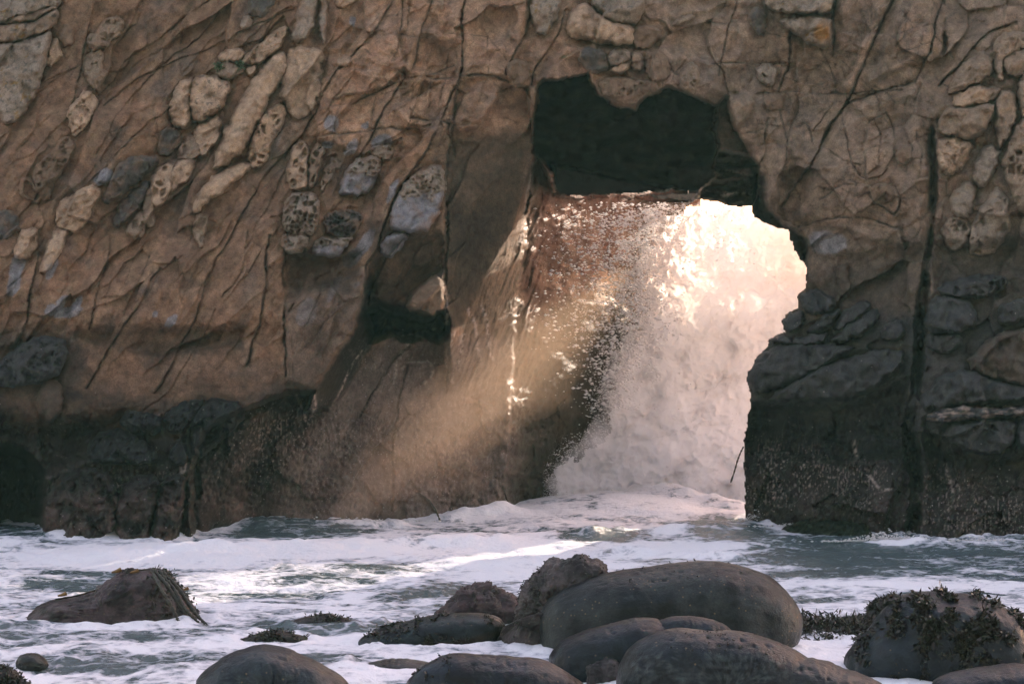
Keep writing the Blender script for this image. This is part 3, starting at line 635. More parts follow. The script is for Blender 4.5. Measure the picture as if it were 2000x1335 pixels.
# tidal band
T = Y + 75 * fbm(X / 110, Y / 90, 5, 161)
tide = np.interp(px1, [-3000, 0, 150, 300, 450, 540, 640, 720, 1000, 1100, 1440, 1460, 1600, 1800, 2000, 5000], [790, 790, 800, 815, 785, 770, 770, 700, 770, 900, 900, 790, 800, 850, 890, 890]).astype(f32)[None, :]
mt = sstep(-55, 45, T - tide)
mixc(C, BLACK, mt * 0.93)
setback = sstep(1.7, 2.6, Dsm) * sstep(700, 740, X + (Y - 700) * 0.8) * sstep(1046, 1000, X) * sstep(645, 670, Y)
mixc(C, (0.28, 0.215, 0.19), setback * 0.9)
mv = np.clip(0.35 + 1.6 * fbm(X / 60, Y / 80, 4, 171), 0, 1)
low = np.interp(px1, [-3000, 0, 80, 200, 360, 420, 520, 700, 1000, 1440, 1500, 1700, 1900, 5000], [990, 990, 990, 960, 940, 900, 850, 760, 800, 900, 920, 930, 950, 950]).astype(f32)[None, :]
mmv = sstep(0, 70, T - low) * mv * sstep(1100, 1000, X)
mixc(C, MAUVE, mmv * 0.9)
mixc(C, (0.085, 0.064, 0.06), sstep(0, 50, T - 900) * mv * rightm * 0.75)
paint([(1060,380),(1250,380),(1230,520),(1100,600),(1030,620),(1020,560)], RED, 14, 0.85, 14)
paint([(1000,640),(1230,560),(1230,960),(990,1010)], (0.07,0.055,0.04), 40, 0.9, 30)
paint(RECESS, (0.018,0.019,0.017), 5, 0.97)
paint(DARKSIDE, BLACK, 6, 0.9)  # unlit side of the pillar; its shade is put into the colour
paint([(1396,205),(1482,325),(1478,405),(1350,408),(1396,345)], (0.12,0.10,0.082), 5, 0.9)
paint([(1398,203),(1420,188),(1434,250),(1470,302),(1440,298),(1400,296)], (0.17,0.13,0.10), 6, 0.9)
paint([(720,580),(870,605),(890,640),(862,664),(722,650)], BLACK, 8, 0.95)  # cavity under the overhang, its shadow painted black
paint(STEPFACE, BLACK, 6, 0.9)  # shadow of the recess painted onto the step face
mixc(C, (0.05, 0.042, 0.034), np.clip(crk / 0.05, 0, 0.7))
mixc(C, (0.06, 0.05, 0.04), np.clip(0.45 * fine + 0.45 * mid, 0, 0.55) * (1 - wetm))
wet = np.clip(mt * 0.8 + sstep(3.0, 5.0, Dsm) * 0.5 + 0.1, 0, 1)
speck = np.clip(0.40 * mmv + 0.30 * sstep(0, 60, T - 900) * mv * rightm + 0.06 * mt + 0.10 * setback, 0, 0.45) * (0.4 + 1.0 * np.clip(0.5 + 1.6 * fbm(X / 25, Y / 25, 3, 181), 0, 1))
speck *= sstep(600, 640, Y)
crust = np.zeros_like(X)                          # barnacle and mussel crusts, hanging in rows
for poly, k_ in [([(1455,865),(1560,880),(1640,900),(1720,920),(1700,1000),(1600,960),(1500,1010),(1455,1010)], .9), ([(1790,925),(1860,930),(1990,960),(2060,980),(2060,1050),(1800,1050)], .9),
                 ([(430,860),(520,790),(610,800),(660,790),(760,800),(880,850),(980,870),(985,940),(760,900),(600,900),(470,940)], .8), ([(80,940),(200,920),(300,930),(365,925),(350,1040),(220,1050),(80,1050)], .8), ([(690,690),(800,660),(880,740),(980,760),(960,830),(700,830)], .45), ([(380,900),(560,880),(980,900),(985,1000),(400,1040)], .3)]:
    w = win(poly, 60)
    crust[w] = np.maximum(crust[w], sstep(-40, 30, sdpoly(poly, WX[w], WY[w])) * k_)
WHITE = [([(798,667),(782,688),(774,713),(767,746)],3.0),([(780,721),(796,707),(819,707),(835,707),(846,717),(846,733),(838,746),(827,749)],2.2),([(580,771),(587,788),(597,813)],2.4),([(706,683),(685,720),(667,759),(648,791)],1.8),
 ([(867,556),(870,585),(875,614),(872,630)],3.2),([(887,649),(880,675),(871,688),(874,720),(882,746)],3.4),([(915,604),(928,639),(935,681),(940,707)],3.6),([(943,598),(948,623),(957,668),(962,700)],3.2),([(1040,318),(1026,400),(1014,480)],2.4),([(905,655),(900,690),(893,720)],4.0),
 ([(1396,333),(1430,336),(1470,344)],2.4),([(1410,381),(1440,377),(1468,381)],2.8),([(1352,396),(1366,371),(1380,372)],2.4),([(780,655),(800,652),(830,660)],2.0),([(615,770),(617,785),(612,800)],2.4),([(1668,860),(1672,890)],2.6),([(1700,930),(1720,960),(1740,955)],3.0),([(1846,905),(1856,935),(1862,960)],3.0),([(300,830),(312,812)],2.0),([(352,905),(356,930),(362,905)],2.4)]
barnacle_sun = np.zeros_like(X)  # barnacle rows, and sunlit streaks painted pale on flutes and ledges
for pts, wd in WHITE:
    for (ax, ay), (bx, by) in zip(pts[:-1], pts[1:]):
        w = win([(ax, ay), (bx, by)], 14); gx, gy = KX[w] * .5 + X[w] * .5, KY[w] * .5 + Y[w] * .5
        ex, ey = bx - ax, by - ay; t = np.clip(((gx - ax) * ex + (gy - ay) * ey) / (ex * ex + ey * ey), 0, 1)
        barnacle_sun[w] = np.maximum(barnacle_sun[w], np.exp(-(np.hypot(gx - ax - t * ex, gy - ay - t * ey) / wd) ** 2))
barnacle_sun *= sstep(-.25, .15, fbm(X / 7, Y / 9, 3, 188))
crn = sstep(.16, .34, fbm(X / 3.6, Y / 8.0, 3, 183) + 0.30 * fbm(X / 45, Y / 45, 3, 186))
mixc(C, (0.42, 0.345, 0.32), crust * crn * 0.9)
mixc(C, (0.55, 0.46, 0.42), np.clip(barnacle_sun * 1.2, 0, .95))
D -= 0.05 * crust * crn + 0.05 * barnacle_sun
speck = np.clip(0.45 * speck + 0.06 * crust, 0, 0.3)
C *= ((1 + 0.18 * fbm(X / 12, Y / 12, 3, 191)) * (1 + 0.45 * fbm(X / 55 + 3, Y / 55, 4, 194)))[..., None] * ALB

HOLE = [(1272,620),(1284,560),(1294,500),(1318,446),(1345,402),(1366,390),(1400,396),(1440,406),(1466,400),(1470,424),(1500,440),(1538,450),(1546,482),(1573,522),(1573,560),(1558,576),(1558,602),(1534,612),(1530,650),(1500,670),(1462,732),(1466,782),(1452,860),(1456,1100),(1240,1100),(1236,900)]
hs = sdpoly(HOLE, X + 5 * fbm(X / 14, Y / 14, 3, 201), Y + 5 * fbm(X / 14, Y / 14, 3, 204))
keepv = hs < 0
keep = keepv[1:, :-1] | keepv[1:, 1:] | keepv[:-1, 1:] | keepv[:-1, :-1]
keep = keepv[1:, :-1] & keepv[1:, 1:] & keepv[:-1, 1:] & keepv[:-1, :-1]
jump = np.maximum.reduce([D[1:, :-1], D[1:, 1:], D[:-1, 1:], D[:-1, :-1]]) - np.minimum.reduce([D[1:, :-1], D[1:, 1:], D[:-1, 1:], D[:-1, :-1]])
lowedge = (X[1:, 1:] > 1104) & (X[1:, 1:] < 1346) & (Y[1:, 1:] > 362) & (Y[1:, 1:] < 396) & (jump > 0.5)
keep &= ~lowedge
sx, sy, sz = at(X, Y, D)
V = np.stack([sx, sy, sz], -1).reshape(-1, 3)
Fc = grid_faces(ny, nx, keep)
# give the rim of the opening thickness: run it back into the rock
e = np.sort(np.concatenate([Fc[:, [0, 1]], Fc[:, [1, 2]], Fc[:, [2, 3]], Fc[:, [3, 0]]]), axis=1)
eu, cnt = np.unique(e[:, 0].astype(np.int64) * (ny * nx) + e[:, 1], return_counts=True)
be = eu[cnt == 1]; be = np.stack([be // (ny * nx), be % (ny * nx)], 1)
bx_, by_ = X.ravel()[be].mean(1), Y.ravel()[be].mean(1)
be = be[(bx_ > 1150) & (bx_ < 1650) & (by_ > 397) & (by_ < 1076)]
bv = np.unique(be); back = {}
bX, bY, bD = X.ravel()[bv], Y.ravel()[bv], D.ravel()[bv]
ox = bX - 1390; oy = (bY - 700) * 0.6; ol = np.hypot(ox, oy) + 1e-6
ringv = []
for k, (dd, out) in enumerate([(0.5, 12), (1.3, 55)]):
    q = at(bX + ox / ol * out, bY + oy / ol * out, bD + dd + 0.15 * fbm(bX / 20, bY / 20, 2, 210 + k))
    ringv.append(np.stack(q, -1))
base = len(V); nb = len(bv)
look = np.zeros(ny * nx, np.int32); look[bv] = np.arange(nb)
V = np.concatenate([V] + ringv)
a0, b0 = be[:, 0], be[:, 1]
a1, b1 = base + look[a0], base + look[b0]
Fc = np.concatenate([Fc, np.stack([a0, b0, b1, a1], 1), np.stack([a1, b1, b1 + nb, a1 + nb], 1)])
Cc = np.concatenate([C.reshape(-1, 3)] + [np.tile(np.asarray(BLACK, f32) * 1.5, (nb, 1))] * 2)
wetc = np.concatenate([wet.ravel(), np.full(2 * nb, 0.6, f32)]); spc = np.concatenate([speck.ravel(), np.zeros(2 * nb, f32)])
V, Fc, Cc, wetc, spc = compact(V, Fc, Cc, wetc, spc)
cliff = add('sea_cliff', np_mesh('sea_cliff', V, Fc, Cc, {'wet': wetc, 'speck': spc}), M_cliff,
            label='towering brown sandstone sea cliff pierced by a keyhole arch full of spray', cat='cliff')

lx, ly = np.meshgrid(np.arange(1060, 1372, 3.0, dtype=f32), np.arange(352, 404, 3.0, dtype=f32))
lE = plane([(1044,310,5.0),(985,1000,5.6),(1250,400,10.2),(1080,950,7.9),(1230,800,9.6)])(lx, ly) + 0.30 * fbm(lx / 70, ly / 70, 4, 97) + 0.06 + 0.5 * sstep(380, 352, ly)
lC = np.empty(lx.shape + (3,), f32); lC[:] = np.asarray(RED, f32) * ALB * 0.85
ly2 = ly + 10 * fbm(lx / 18, ly / 40, 3, 216) * sstep(385, 352, ly)
add('wall_lip', np_mesh('wall_lip', np.stack(at(lx, ly2, lE), -1).reshape(-1, 3), grid_faces(*lx.shape), lC.reshape(-1, 3), {'wet': np.full(lx.size, .3, f32), 'speck': np.zeros(lx.size, f32)}), M_cliff, parent=cliff)
def sample(A, x, y):
    i = np.clip(np.searchsorted(px1, x) - 1, 0, nx - 2); j = np.clip(np.searchsorted(py1, y) - 1, 0, ny - 2)
    tx = np.clip((x - px1[i]) / (px1[i + 1] - px1[i]), 0, 1); ty = np.clip((y - py1[j]) / (py1[j + 1] - py1[j]), 0, 1)
    return (A[j, i] * (1 - tx) + A[j, i + 1] * tx) * (1 - ty) + (A[j + 1, i] * (1 - tx) + A[j + 1, i + 1] * tx) * ty

# ------------------------------------------------------------------ stones set in the cliff: parts of it
def make_stone(name, poly, H, R, ck, style, label, k):
    poly = outline(poly)
    x0, y0 = poly.min(0) - 10; x1, y1 = poly.max(0) + 10
    st = 1.9 if max(x1 - x0, y1 - y0) < 130 else 2.2
    gx, gy = np.meshgrid(np.arange(x0, x1, st, dtype=f32), np.arange(y0, y1, st, dtype=f32))
    H = H * (2.0 if ck == 'slate' else 1.45)
    ax = gx + 7 * fbm(gx / 22, gy / 22, 3, 301 + k); ay = gy + 7 * fbm(gx / 22, gy / 22, 3, 305 + k)
    ax = ax + 1.8 * fbm(gx / 7, gy / 7, 2, 309 + k); ay = ay + 1.8 * fbm(gx / 7, gy / 7, 2, 312 + k)
    sd = sdpoly(poly, ax, ay)
    R = R * (0.55 + 0.35 * ((k * 7919) % 13) / 13.0) * (1 + 0.5 * fbm(gx / 40, gy / 40, 2, 318 + k))
    t = np.clip(sd / R, 0, 1); prof = np.sqrt(np.clip(1 - (1 - t) ** 2, 0, 1))
    h = H * (0.75 + 0.35 * fbm(gx / 34, gy / 34, 2, 319 + k)) * prof + 0.0012 * np.clip(sd - R, 0, 60) * (H / 0.3)
    h = np.where(sd < 0, sd * 0.06, h)
    ff, ee, cc_ = facets((gx + 6 * fbm(gx / 25, gy / 25, 2, 321 + k)) / 30, (gy + 6 * fbm(gx / 25, gy / 25, 2, 323 + k)) / 36, 330 + k, 0.12)
    inn = sstep(1, 8, sd)
    h = h + inn * (0.05 * fbm(gx / 30, gy / 30, 3, 341 + k) - 0.5 * ff * (0.9 if style in ('rough', 'layer') else 0.5) + 0.012 * fbm(gx / 7, gy / 7, 3, 345 + k))
    Cs = np.empty(gx.shape + (3,), f32); Cs[:] = PAL[ck]
    Cs *= (1 + 0.35 * fbm(gx / 25, gy / 25, 4, 351 + k))[..., None]
    pit = np.zeros_like(gx)
    def pits(sx_, sy_, lo, hi, thr, seed):
        w1, w2, ia, ib, _, _ = worley((gx + 3 * fbm(gx / 12, gy / 12, 2, seed + 7)) / sx_, (gy + 3 * fbm(gx / 12, gy / 12, 2, seed + 9)) / sy_, seed)
        on = (_tab(seed + 3)[4][ia, ib] < thr)
        return np.where(on, sstep(lo, hi, w2 - w1), 0)
    if style == 'pits': pit = pits(12, 12, .10, .40, .45, 361 + k) * sstep(2, 8, sd) * 0.08 + pits(6, 6, .15, .5, .5, 367 + k) * sstep(1, 4, sd) * 0.04
    if style == 'holes': pit = pits(15, 18, .16, .40, .38, 371 + k) * sstep(3, 8, sd) * 0.15 + pits(8, 8, .2, .5, .25, 373 + k) * 0.05
    if style == 'comb': pit = pits(9, 11, .08, .34, .9, 381 + k) * sstep(1, 5, sd) * 0.14
    if style == 'ring': pit = sstep(6, 10, sd) * 0.2
    if style == 'rough': pit = np.clip(fbm(gx / 14, gy / 14, 4, 391 + k), 0, 1) * inn * (0.24 if ck in ('mussel', 'wetg') else 0.13)
    if style == 'fine': pit = pits(5, 5, .1, .5, .6, 395 + k) * sstep(1, 4, sd) * 0.03
    if style == 'layer': pit = inn * 0.05 * np.abs(np.sin((gy * 0.9 + gx * 0.35 + 9 * fbm(gx / 25, gy / 25, 2, 397 + k)) / 4.2))
    if style == 'captop':
        cap = sstep(0.52, 0.42, (gy - poly[:, 1].min()) / np.ptp(poly[:, 1]) + 0.25 * fbm(gx / 16, gy / 16, 3, 401 + k))
        pit = pits(10, 7, .1, .4, .75, 403 + k) * sstep(1, 5, sd) * 0.10 * cap - 0.06 * cap * inn
        mixc(Cs, (0.40, 0.32, 0.24) if ck == 'blue' else Cs.mean((0, 1)), cap * 0.8)
    h = h - pit
    mixc(Cs, np.array(PAL[ck]) * 0.55, np.clip(pit / 0.12, 0, 0.8) * 0.35)
    if ck in ('tan', 'gb'):
        g_ = np.clip(2.0 * fbm(gx / 22, gy / 22, 4, 405 + k) - 0.25, 0, 1); mixc(Cs, (0.27, 0.215, 0.165), g_ * 0.75)
    if style in ('lichen', 'orange'):
        l1 = sstep(.18, .30, fbm(gx / 9, gy / 9, 4, 411 + k)); mixc(Cs, (0.13, 0.13, 0.125), l1 * 0.7)
        l2 = sstep(.22, .34, fbm(gx / 13, gy / 13, 4, 415 + k)) * sstep(0, .2, fbm(gx / 40, gy / 40, 2, 418 + k)); mixc(Cs, (0.36, 0.21, 0.045), l2 * 0.75)
        if style == 'orange':
            q = sstep(22, 8, np.hypot(ax - 1606, (ay - 62) * 0.8)); mixc(Cs, (0.46, 0.20, 0.03), q * 0.85)
    if style == 'sand': mixc(Cs, (0.45, 0.35, 0.30), sstep(-0.05, .2, fbm(gx / 26, gy / 6, 3, 421) ) * 0.8)
    if ck in ('mussel',):
        mixc(Cs, (0.13, 0.09, 0.08), np.clip(0.5 + 1.8 * fbm(gx / 40, gy / 40, 4, 425 + k), 0, 1) * sstep(930, 1000, gy))
    if ck not in ('slate', 'wetg', 'mussel', 'weedg', 'black'):
        loc = np.stack([sample(C[..., c_], gx, gy) for c_ in range(3)], -1) / ALB
        dust = np.clip(0.08 + 1.2 * fbm(gx / 30, gy / 30, 4, 441 + k) + 0.5 * sstep(8, 0, sd), 0.05, 0.85)
        Cs += (loc - Cs) * dust[..., None]
    Cs *= ALB
    d = sample(Dst, gx, gy) - h + 0.004
    okv = sd > -5
    keep = okv[1:, :-1] & okv[1:, 1:] & okv[:-1, 1:] & okv[:-1, :-1]
    Vs = np.stack(at(gx, gy, d), -1).reshape(-1, 3)
    Fs = grid_faces(gx.shape[0], gx.shape[1], keep)
    dark = ck in ('wetg', 'mussel', 'weedg')
    wt = np.full(gx.shape, 0.75 if dark else (0.35 if ck == 'slate' else 0.08), f32)
    sp = np.full(gx.shape, {'mussel': 0.10, 'wetg': 0.03, 'slate': 0.02}.get(ck, 0.0), f32) * np.clip(0.6 + 2 * fbm(gx / 22, gy / 22, 3, 431 + k), 0, 1.6)
    Vs, Fs, Cv, wv_, sv = compact(Vs, Fs, Cs.reshape(-1, 3), wt.ravel(), sp.ravel())
    add(name, np_mesh(name, Vs, Fs, Cv, {'wet': wv_, 'speck': sv}), M_cliff if dark or ck == 'slate' else M_stone, parent=cliff, label=label)
for k, (nm, poly, H, R, ck, style, label) in enumerate(STONES):
    make_stone(nm, poly, H, R, ck, style, label, 37 * k)


# ------------------------------------------------------------------ the sea
def sea_material():
    m = bpy.data.materials.new('surf_water'); m.use_nodes = True
    nt = m.node_tree; N, L = nt.nodes, nt.links
    b = N['Principled BSDF']
    tc = N.new('ShaderNodeTexCoord')
    fo = N.new('ShaderNodeAttribute'); fo.attribute_name = 'foam'
    mp = N.new('ShaderNodeMapping'); mp.inputs['Scale'].default_value = (0.8, 1.0, 1.0); L.new(tc.outputs['Object'], mp.inputs[0])
    n1 = N.new('ShaderNodeTexNoise'); n1.inputs['Scale'].default_value = 1.3; n1.inputs['Detail'].default_value = 9; n1.inputs['Roughness'].default_value = 0.6; n1.inputs['Distortion'].default_value = 0.9
    L.new(mp.outputs[0], n1.inputs['Vector'])
    # lacy threads of foam
    wv = N.new('ShaderNodeTexNoise'); wv.inputs['Scale'].default_value = 2.2; wv.inputs['Detail'].default_value = 3
    L.new(mp.outputs[0], wv.inputs['Vector'])
    av = N.new('ShaderNodeMixRGB'); av.blend_type = 'ADD'; av.inputs[0].default_value = 0.35
    L.new(mp.outputs[0], av.inputs[1]); L.new(wv.outputs['Color'], av.inputs[2])
    vo = N.new('ShaderNodeTexVoronoi'); vo.feature = 'DISTANCE_TO_EDGE'; vo.inputs['Scale'].default_value = 3.6
    L.new(av.outputs[0], vo.inputs['Vector'])
    lace = N.new('ShaderNodeMapRange'); lace.inputs[1].default_value = 0.02; lace.inputs[2].default_value = 0.16; lace.inputs[3].default_value = 0.11; lace.inputs[4].default_value = 0.0
    L.new(vo.outputs['Distance'], lace.inputs[0])
    s1 = N.new('ShaderNodeMath'); s1.operation = 'MULTIPLY_ADD'; s1.inputs[1].default_value = 1.25
    L.new(n1.outputs[0], s1.inputs[0]); L.new(fo.outputs['Fac'], s1.inputs[2])
    s2 = N.new('ShaderNodeMath'); s2.operation = 'ADD'; L.new(s1.outputs[0], s2.inputs[0]); L.new(lace.outputs[0], s2.inputs[1])
    mp2 = N.new('ShaderNodeMapping'); mp2.inputs['Scale'].default_value = (1.0, 0.85, 1.0); L.new(tc.outputs['Object'], mp2.inputs[0])
    n3 = N.new('ShaderNodeTexNoise'); n3.inputs['Scale'].default_value = 4.2; n3.inputs['Detail'].default_value = 9; n3.inputs['Roughness'].default_value = 0.7; n3.inputs['Distortion'].default_value = 1.2
    L.new(mp2.outputs[0], n3.inputs['Vector'])
    s3 = N.new('ShaderNodeMath'); s3.operation = 'MULTIPLY_ADD'; s3.inputs[1].default_value = 0.85; L.new(n3.outputs[0], s3.inputs[0]); L.new(s2.outputs[0], s3.inputs[2])
    mk = N.new('ShaderNodeMapRange'); mk.interpolation_type = 'SMOOTHSTEP'
    mk.inputs[1].default_value = 1.40; mk.inputs[2].default_value = 1.82
    L.new(s3.outputs[0], mk.inputs[0])
    wc = N.new('ShaderNodeValToRGB'); cr_ = wc.color_ramp
    cr_.elements[0].position = 0.0; cr_.elements[0].color = (0.085, 0.120, 0.125, 1)
    cr_.elements[1].position = 1.0; cr_.elements[1].color = (0.83, 0.82, 0.84, 1)
    for p_, c_ in ((0.22, (0.15, 0.19, 0.205, 1)), (0.5, (0.40, 0.43, 0.48, 1)), (0.75, (0.66, 0.66, 0.70, 1))):
        e_ = cr_.elements.new(p_); e_.color = c_
    L.new(mk.outputs[0], wc.inputs[0]); L.new(wc.outputs[0], b.inputs['Base Color'])
    rr = N.new('ShaderNodeMapRange'); rr.inputs[3].default_value = 0.14; rr.inputs[4].default_value = 0.8
    L.new(mk.outputs[0], rr.inputs[0]); L.new(rr.outputs[0], b.inputs['Roughness'])
    b.inputs['IOR'].default_value = 1.33
    rip = N.new('ShaderNodeTexNoise'); rip.inputs['Scale'].default_value = 11.0; rip.inputs['Detail'].default_value = 5; rip.inputs['Roughness'].default_value = 0.6
    L.new(tc.outputs['Object'], rip.inputs['Vector'])
    hh = N.new('ShaderNodeMath'); hh.operation = 'MULTIPLY_ADD'; hh.inputs[1].default_value = 0.6
    L.new(mk.outputs[0], hh.inputs[0]); L.new(rip.outputs[0], hh.inputs[2])
    bp = N.new('ShaderNodeBump'); bp.inputs['Strength'].default_value = 0.8; bp.inputs['Distance'].default_value = 0.05
    L.new(hh.outputs[0], bp.inputs['Height']); L.new(bp.outputs[0], b.inputs['Normal'])
    return m
M_sea = sea_material()
def wave_height(x, y):
    px = 1000 + x * F / (y - CY); py = 667.5 + CZ * F / (y - CY)
    h = 0.13 * fbm(x / 3.6, y / 2.4, 3, 601) + 0.10 * (0.32 - billow(x / 1.7 + 0.5 * fbm(x / 2, y / 2, 2, 611), y / 1.3, 4, 605)) + 0.030 * fbm(x / 0.55, y / 0.42, 4, 615) + 0.055 * (0.3 - billow(x / 0.95 + 0.4 * fbm(x / 1.2, y / 1.2, 2, 617), y / 0.8, 3, 618))
    for ax, ay, bx, by, am, wd in [(190,1088,400,1080,.14,.45),(440,1076,960,1058,.17,.5),(1150,1050,1420,1040,.20,.45),(520,1030,760,1026,.20,.5),(880,1016,1000,1008,.25,.4),(1250,985,1420,1000,.25,.5),(110,1050,330,1046,.16,.25),(1480,1026,1600,1028,.16,.25),(1680,1062,1840,1066,.12,.22),(0,1225,340,1220,.10,.3),(1200,1075,1420,1095,.16,.4)]:
        A = np.array(((ax - 1000) * CZ / (ay - 667.5), CZ * F / (ay - 667.5) + CY)); B = np.array(((bx - 1000) * CZ / (by - 667.5), CZ * F / (by - 667.5) + CY))
        e_ = B - A; t = np.clip(((x - A[0]) * e_[0] + (y - A[1]) * e_[1]) / (e_ @ e_), 0, 1)
        d = np.hypot(x - A[0] - t * e_[0], y - A[1] - t * e_[1])
        h = h + am * np.exp(-(d / wd) ** 2) * (0.7 + 0.6 * fbm(x / 0.6, y / 0.5, 2, 621))
    h = h + 0.38 * np.exp(-((x - 2.6) / 2.6) ** 2 - ((y - 6.5) / 2.6) ** 2)
    h = h * sstep(-60, -30, y) * sstep(60, 20, np.abs(x)) * sstep(60, 20, y)
    return h, px, py
sx1 = np.concatenate([-np.geomspace(700, 16.6, 18), np.arange(-16, 16.01, 0.04), np.geomspace(16.6, 700, 18)]).astype(f32)
rows = CZ * F / (np.arange(1362, 962, -1.2) - 667.5) + CY
sy1 = np.concatenate([[-400, -150, -80, -50, -36, -26, -22.0], rows[rows > -21.9], np.geomspace(rows[-1] + 45.5, 900, 22) - 45]).astype(f32)
SX, SY = np.meshgrid(sx1, sy1)
SH, spx, spy = wave_height(SX, SY)
cov = np.full(SX.shape, 0.625, f32)
def cover(cx, cyy, rx, ry, v, hard=1.0):
    global cov
    e_ = np.sqrt(((spx - cx) / rx) ** 2 + ((spy - cyy) / ry) ** 2)
    cov = cov + v * sstep(1.25, 0.55, e_)
for a in [(1850,1085,430,60,-.24),(1620,1075,150,40,-.16),(60,1020,110,40,-.30),(575,1036,150,14,-.36),(1180,1046,110,14,-.34),(1420,1036,120,24,-.28),(740,1112,110,14,-.22),(880,1160,160,14,-.22),(620,1135,80,12,-.20),(560,1160,110,10,-.22),(180,1130,160,20,-.16),(100,1150,120,14,-.18),(240,1245,260,12,-.20),(230,1290,200,20,-.24),(640,1290,130,20,-.30),(640,1225,160,12,-.24),(1800,1165,200,10,-.12),(1600,1120,120,10,-.14),
          (500,1075,420,14,.30),(280,1090,250,22,.25),(1000,1085,160,40,.16),(800,1010,300,10,.15),(1330,1070,120,14,.2),(1620,1270,120,60,.5),(1700,1320,200,30,.5),(260,1040,130,10,.35),(1250,975,260,20,.12),(860,1250,260,14,.22),(1540,1028,60,6,.3),(1750,1063,70,4,.35),(1750,1140,260,12,.16)]:
    cover(*a)
Zc = CZ + (667.5 - py1[:, None]) * (D - CY) / F
iw = np.argmax((Zc < 0.05) & (py1[:, None] > 900), axis=0); Dline = D[iw, np.arange(nx)]
dline = np.interp(np.clip(spx, -100, 2100).ravel(), px1, Dline).reshape(spx.shape)
contact = np.exp(-(np.clip(dline - SY, -1, 9) / 0.45) ** 2) * ((spx < 1000) | (spx > 1450))
for (cx_, by_p, hw) in [(1310,1275,265),(1200,1330,135),(1400,1398,205),(1830,1328,200),(960,1404,180),(540,1400,160),(845,1262,150),(215,1219,185),(645,1226,95),(525,1258,80),(63,1301,38),(770,1312,95)]:
    dd_ = dist_at_water(by_p); xc_ = (cx_ - 1000) * (dd_ - CY) / F; rx_ = hw * (dd_ - CY) / F
    e_ = np.sqrt(((SX - xc_) / rx_) ** 2 + ((SY - dd_ - 0.4) / 0.7) ** 2)
    contact = np.maximum(contact, 0.8 * np.exp(-((e_ - 1.05) / 0.16) ** 2))
cov = cov + 0.30 * contact * (0.6 + 1.2 * fbm(SX / 0.5, SY / 0.4, 3, 641)); SH = SH + 0.07 * contact * np.clip(0.5 + 1.5 * fbm(SX / 0.35, SY / 0.35, 3, 645), 0, 1.3)
cov = cov + 0.22 * fbm(SX / 2.4, SY / 1.8, 3, 631) + 0.10 * np.clip(SH / 0.2, -1, 1)
sea = add('sea', np_mesh('sea', np.stack([SX, SY, SH], -1).reshape(-1, 3), grid_faces(*SX.shape)[:, ::-1], None, {'foam': cov.ravel()}), M_sea, kind='structure',
          label='white surf streaked with grey green water', cat='sea')

bx1 = np.concatenate([np.linspace(-200, -40, 20), np.linspace(-36, 36, 60), np.linspace(40, 200, 20)]); by1 = np.linspace(-105, -25.5, 80)
BX, BY = np.meshgrid(bx1.astype(f32), by1.astype(f32))
BZ = np.interp(BY, [-100, -80, -62, -52, -45, -25.5], [42, 36, 8, 2.6, 2.1, -0.7]) + 0.35 * fbm(BX / 6, BY / 6, 3, 651) * sstep(-26, -34, BY) + 2.5 * fbm(BX / 25, BY / 18, 3, 655) * sstep(-60, -75, BY)  # unseen bluff behind the camera, raised to cut low sky light
BC = np.empty(BX.shape + (3,), f32); BC[:] = (0.20, 0.165, 0.135); mixc(BC, (0.05, 0.06, 0.03), sstep(-58, -66, BY + 5 * fbm(BX / 9, BY / 9, 3, 658)))
add('beach', np_mesh('beach', np.stack([BX, BY, BZ], -1).reshape(-1, 3), grid_faces(*BX.shape)[:, ::-1], BC.reshape(-1, 3), {'wet': np.zeros(BX.size, f32), 'speck': np.zeros(BX.size, f32)}), M_stone, kind='structure', label='sandy beach rising to a scrubby bluff, added unseen to block low sky', cat='beach')
